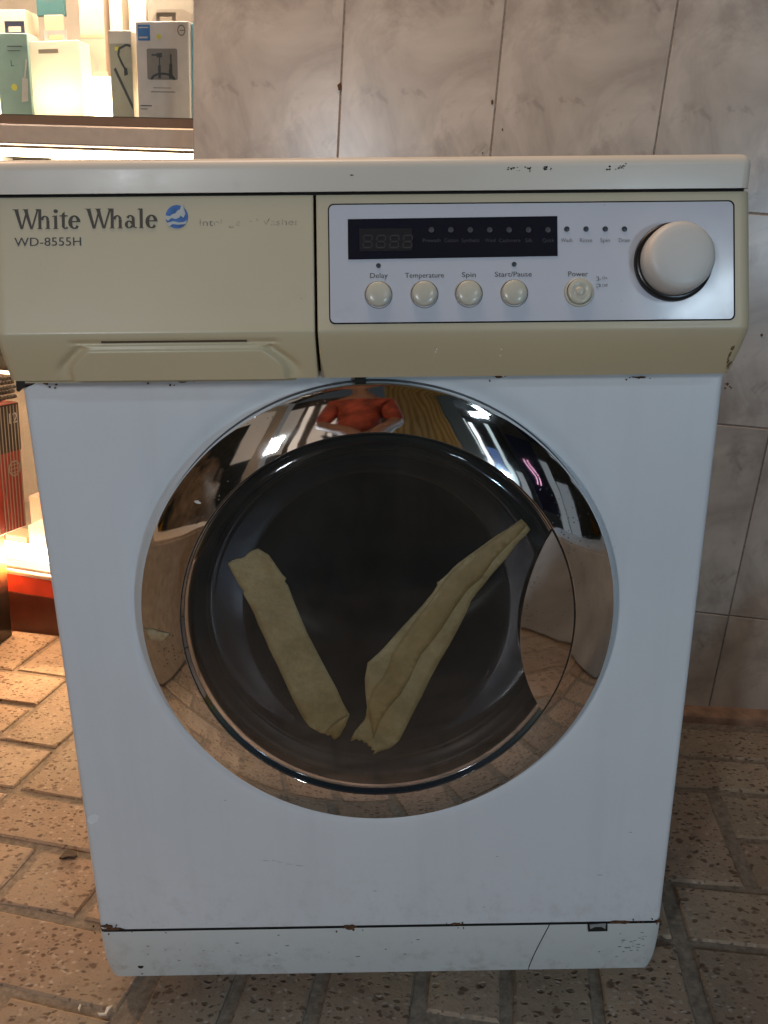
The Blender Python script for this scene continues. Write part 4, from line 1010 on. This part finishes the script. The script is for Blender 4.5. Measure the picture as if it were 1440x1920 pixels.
obj('round_emblem', g, M_crm, o)
g = B(); box(g, .02, .20, .02, .17, 0, .0015, M=M_ @ Matrix.Translation((0, 0, H+.0006))); obj('top_flap', g, K('flap_pink', (.60, .46, .38)), o)
# packet and beads on top of the striped carton
Mt = M_ @ Matrix.Translation((.040, .004, H+.003))
g = B(); box(g, 0, .10, 0, .05, 0, .085, .004, 2, M=Mt); pk = tag(obj('yellow_packet', g, K('yellow_pack', (.62, .36, .05))), 'yellow-topped packet with grey stripes standing on the striped carton', 'packet')
for k in range(5): side(pk, Mt, 'grey_stripe', .003+.018*k, .014+.018*k, .002, .055, K('pack_grey', (.42, .40, .44)) if k % 2 else M_dkp, .0006)
g = B()
for i in range(5):
    for j in range(5): bmesh.ops.create_icosphere(g, subdivisions=1, radius=.0050, matrix=M_ @ Matrix.Translation((-.004+.0095*i, .010+.004*(j % 2), H+.010+.0095*j)))
tag(obj('bead_strings', g, plain('dull_beads', (.20, .17, .13), .3, metal=.5), smooth=True), 'bunch of dull metallic bead strings behind the striped carton top', 'beads')

# ================================================================ LITTER ON THE PAVERS
def litter(name, pxs, mat, label, cat, z=.004):
    P = [at(x, y, Z=z) for x, y in pxs]; g = B()
    top = [g.verts.new((p.x, p.y, z+random.uniform(0, .002))) for p in P]; bot = [g.verts.new((p.x, p.y, z-.0015)) for p in P]
    n_ = len(P); f = g.faces.new(top); g.faces.new(bot[::-1])
    for i in range(n_): g.faces.new((top[i], bot[i], bot[(i+1) % n_], top[(i+1) % n_]))
    bmesh.ops.recalc_face_normals(g, faces=g.faces[:]); return tag(obj(name, g, mat), label, cat)
litter('dead_leaf', [(111, 1609), (118, 1601), (122, 1596), (133, 1594), (144, 1597), (145, 1605), (139, 1608), (126, 1607), (117, 1610)], plain('leaf_brown', (.06, .04, .03), .8), 'crumpled dark leaf scrap in the joint between left pavers', 'leaf')
litter('plaster_flake', [(183, 1900), (196, 1899), (200, 1890), (212, 1884), (205, 1893), (199, 1902), (186, 1903)], plain('flake_white', (.75, .66, .55), .8), 'jagged white flake lying by the bottom left washer corner', 'flake')
litter('plaster_flake', [(146, 1892), (150, 1884), (152, 1885), (149, 1895)], plain('flake_white2', (.75, .66, .55), .8), 'thin white sliver on the paver edge left of the jagged flake', 'flake')

# ================================================================ BEHIND THE CAMERA (seen in the chrome)
g = B(); box(g, -6, 6, -4.2, -4.0, -.1, 3.2); tag(obj('stucco_wall', g, plain('grey_stucco', (.20, .19, .18), .9, vary=.3, scale=6)), 'grey stucco wall across the street mirrored in the chrome', 'wall')
m, t, b = new('plywood'); co = coords(t, 'Object', (1, 1, .18)); wv_ = N(t, 'ShaderNodeTexWave'); wv_.inputs['Scale'].default_value = 5; wv_.inputs['Distortion'].default_value = 9; wv_.inputs['Detail'].default_value = 3
t.links.new(co, wv_.inputs[0]); t.links.new(mix(t, ramp(t, wv_.outputs['Fac'], [(.2, 0.), (.7, 1.)]), (.34, .22, .07), (.55, .42, .17)), b.inputs['Base Color']); M_ply = m
g = B(); box(g, .10, .72, -2.08, -2.04, .05, 2.3, M=Matrix.Rotation(0, 4, 'Z')); tag(obj('plywood_sheet', g, M_ply), 'upright yellow plywood sheet mirrored in the top of the chrome ring', 'board')
g = B(); box(g, .74, .92, -2.10, -2.04, .05, 2.3); tag(obj('folding_screen', g, plain('dull_blue', (.16, .24, .30), .5)), 'narrow grey-blue folding screen beside the plywood sheet', 'screen')
ns = thing('neon_sign', (1.9, -2.4, 1.3), 'dark blue sign with two pink neon strokes mirrored in the chrome', 'sign')
g = B(); box(g, 2.02, 2.6, -2.84, -2.80, .5, 2.0); obj('sign_board', g, plain('navy_board', (.02, .025, .08), .3), ns)
for k in range(2):
    g = B(); tube(g, [(2.15+.10*k+.05*sin(i*.7), -2.77, .95+.07*i) for i in range(8)], .012); obj('neon_tube', g, emit('pink_neon', (1, .5, .75), 1.2), ns)
g = B(); box(g, -1.15, -.98, -2.1, -1.95, 0, 2.4, .01, 1); tag(obj('white_post', g, plain('post_white', (.55, .52, .48), .6, vary=.2)), 'square white post left behind the camera', 'post')
bm = B(); bmesh.ops.create_uvsphere(bm, u_segments=40, v_segments=24, radius=1)
for v in bm.verts:
    n_ = noise.noise(v.co*2.3)*.25+noise.noise(v.co*6)*.10; v.co = v.co*(1+n_); v.co = Vector((-1.75+v.co.x*.42, -1.7+v.co.y*.35, max(0, .62+v.co.z*.62)))
tag(obj('dark_tarp_heap', bm, plain('dark_cloth', (.17, .125, .09), .7, vary=.5, scale=8), smooth=True), 'heap of goods under a dark brown tarp beside the white post', 'tarp')
def bin_(name, P, y0, y1, mat, label, cat):
    g = B(); prism(g, P, y0, y1-y0); bmesh.ops.bevel(g, geom=g.edges[:], offset=.012, segments=2, affect='EDGES'); return tag(obj(name, g, mat, smooth=True, sharp=40), label, cat)
bin_('storage_chest', [(.66, .004), (1.25, .004), (1.20, .42), (.80, .42)], -1.35, .02, plain('chest_grey', (.33, .34, .35), .45, vary=.25, scale=5), 'grey sloping-sided chest right of the washer, mirrored in the door handle', 'chest')
bin_('brown_carton', [(-1.25, .004), (-.66, .004), (-.66, .50), (-1.25, .50)], -1.10, -.10, plain('cardboard', (.42, .30, .19), .8, vary=.2, scale=30), 'plain brown cardboard carton left of the washer, mirrored in the chrome ring', 'carton')
lw = thing('lit_shop_window', (1.45, -2.9, .5), 'dimly lit shop window with pale blue panes across the street, mirrored at the upper right of the chrome', 'shop window')
g = B(); box(g, .92, 2.0, -3.0, -2.93, .3, 2.3); obj('window_frame', g, plain('frame_dark', (.05, .05, .06), .5), lw)
for x0_, x1_, z0_, z1_, c_, e_ in ((.96, 1.12, .4, 2.2, (.55, .75, .85), .55), (1.15, 1.30, .4, 1.2, (.30, .50, .65), .35), (1.15, 1.30, 1.25, 2.2, (.8, .95, 1.0), .9), (1.34, 1.40, .5, 2.1, (.9, .95, 1.0), 1.6), (1.44, 1.62, .4, 1.5, (.12, .2, .45), .5), (1.66, 1.74, .6, 2.2, (.65, .8, .85), .7), (1.80, 1.95, .4, 1.1, (.45, .50, .55), .4), (2.66, 2.95, .2, 1.6, (.45, .52, .58), .30), (3.0, 3.5, .1, 1.2, (.5, .58, .66), .22)):  # last two: pale wall section, its lightness put in as glow
    g = B(); box(g, x0_, x1_, -2.925, -2.91, z0_, z1_); obj('glow_panel', g, emit('pane_glow', c_, e_), lw)
ld = thing('added_glow_board', (-.85, -2.6, 0), 'pale lit doorway with dark bars left behind the camera', 'doorway')  # glowing board added to lighten the upper left reflection in the chrome
g = B(); box(g, -1.30, -.30, -2.70, -2.62, 0, 2.5); obj('board_backing', g, plain('board_backing_grey', (.16, .13, .11), .6), ld)
for x0_, x1_, z0_, z1_, e_ in ((-.52, -.34, .9, 2.3, .42), (-.74, -.56, .5, 2.3, .26), (-.93, -.85, .4, 2.3, .5), (-1.25, -1.0, 1.2, 2.3, .16), (-1.9, -1.5, 1.3, 2.4, .14)):
    g = B(); box(g, x0_, x1_, -2.61, -2.60, z0_, z1_); obj('glow_panel', g, emit('warm_panel_glow', (1.0, .86, .74), e_), ld)
# photographer
def skinned(name, verts, edges, radii, mat, parent, sub=2, root=0):
    me = bpy.data.meshes.new(name); me.from_pydata(verts, edges, []); o = bpy.data.objects.new(name, me); C.objects.link(o)
    md = o.modifiers.new('s', 'SKIN'); md.use_smooth_shade = True; o.modifiers.new('u', 'SUBSURF').levels = sub
    for i, r_ in enumerate(radii):
        me.skin_vertices[0].data[i].radius = (r_, r_) if not isinstance(r_, tuple) else r_
        me.skin_vertices[0].data[i].use_root = (i == root)
    bpy.context.view_layer.update(); m2 = bpy.data.meshes.new_from_object(o.evaluated_get(bpy.context.evaluated_depsgraph_get()))
    bpy.data.objects.remove(o); m2.shade_smooth(); m2.materials.clear(); m2.materials.append(mat)
    return link(name, m2, None, parent)
PX, PY = -.10, -1.28
per = thing('person', (PX, PY, 0), 'person in an orange-red shirt and dark trousers holding up a phone', 'person')
M_skin = plain('skin', (.20, .11, .075), .6); M_shirt = plain('orange_red_shirt', (.27, .05, .028), .8, vary=.7, scale=9); M_trou = plain('dark_trousers', (.03, .03, .04), .8); M_hair = plain('black_hair', (.012, .01, .009), .6)
V_ = [(0, 0, .95), (0, .02, 1.12), (0, .04, 1.30), (0, .06, 1.44), (0, .09, 1.52), (0, .13, 1.62), (0, .16, 1.70),
      (.17, .05, 1.40), (.22, .06, 1.12), (.13, .34, .93), (.085, .50, .82), (-.17, .05, 1.40), (-.22, .06, 1.12), (-.02, .34, .92), (.06, .50, .80),
      (.09, 0, .88), (.10, .02, .48), (.10, -.02, .07), (.11, .12, .035), (-.09, 0, .88), (-.12, .02, .48), (-.13, -.02, .07), (-.15, .12, .035)]
E_ = [(0, 1), (1, 2), (2, 3), (3, 4), (4, 5), (5, 6), (3, 7), (7, 8), (8, 9), (9, 10), (3, 11), (11, 12), (12, 13), (13, 14), (0, 15), (15, 16), (16, 17), (17, 18), (0, 19), (19, 20), (20, 21), (21, 22)]
Rr = [.11, .115, .12, .09, .055, .075, .07, .065, .05, .042, .03, .065, .05, .042, .03, .09, .06, .042, .03, .09, .06, .042, .03]
T_ = lambda L: [(PX+x, PY+y, z) for x, y, z in L]
skinned('body', T_(V_), E_, Rr, M_skin, per)
shirt_i = [0, 1, 2, 3, 7, 8, 11, 12]; mp_ = {k: i for i, k in enumerate(shirt_i)}
skinned('shirt', T_([V_[i] for i in shirt_i]), [(mp_[a_], mp_[b2]) for a_, b2 in E_ if a_ in mp_ and b2 in mp_], [.150, .145, .155, .115, .085, .068, .085, .068], M_shirt, per)
tr_i = [0, 15, 16, 17, 19, 20, 21]; mp_ = {k: i for i, k in enumerate(tr_i)}
skinned('trousers', T_([V_[i] for i in tr_i]), [(mp_[a_], mp_[b2]) for a_, b2 in E_ if a_ in mp_ and b2 in mp_], [.135, .115, .08, .062, .115, .08, .062], M_trou, per)
g = B(); bmesh.ops.create_uvsphere(g, u_segments=32, v_segments=20, radius=1, matrix=Matrix.Translation((PX, PY+.13, 1.68)) @ Matrix.Diagonal((.083, .098, .115, 1))); obj('hair', g, M_hair, per, True)
g = B(); bmesh.ops.create_uvsphere(g, u_segments=32, v_segments=20, radius=1, matrix=Matrix.Translation((PX, PY+.17, 1.645)) @ Matrix.Diagonal((.070, .085, .105, 1)))
bmesh.ops.create_cone(g, cap_ends=True, segments=12, radius1=.014, radius2=.006, depth=.035, matrix=Matrix.Translation((PX, PY+.257, 1.635)) @ Matrix.Rotation(math.radians(-100), 4, 'X')); obj('face', g, M_skin, per, True)
ctr = CP - F_*.022
for s_, hx_ in ((1, .06), (-1, -.055)):
    base = Vector((PX+(.085 if s_ > 0 else .06), PY+.50, .81)); base = ctr-F_*.05+R_*hx_+D_*.045
    wr = Vector((PX+(.085 if s_ > 0 else .06), PY+.50, .82))
    vs = [tuple(wr), tuple((wr+base)/2), tuple(base)]; es_ = [(0, 1), (1, 2)]; rs = [.03, .034, .036]
    for f_ in range(4):
        b0 = base-D_*(.028-.018*f_)+R_*s_*.004; L_ = (.075, .082, .078, .062)[f_]
        p1 = b0+F_*.030+R_*s_*.012; p2 = p1+F_*(L_*.28)-R_*s_*.010; i0 = len(vs)
        vs += [tuple(b0), tuple(p1), tuple(p2)]; es_ += [(2, i0), (i0, i0+1), (i0+1, i0+2)]; rs += [.0105, .009, .0075]
    th = base+D_*.030; i0 = len(vs); vs += [tuple(th-R_*s_*.02), tuple(th-R_*s_*.035+F_*.02-D_*.02)]; es_ += [(2, i0), (i0, i0+1)]; rs += [.012, .009]
    skinned('hand', vs, es_, rs, M_skin, per, 1)
g = B(); box(g, -.078, .078, -.038, .038, -.0045, .0045, .003, 2, M=Matrix.Translation(ctr-F_*.012-D_*.0) @ Matrix((R_, -D_, -F_)).transposed().to_4x4())
tag(obj('smartphone', g, plain('phone_black', (.015, .015, .018), .2), smooth=False), 'black smartphone held level by the person behind the camera', 'phone')
print('pavers', npav)
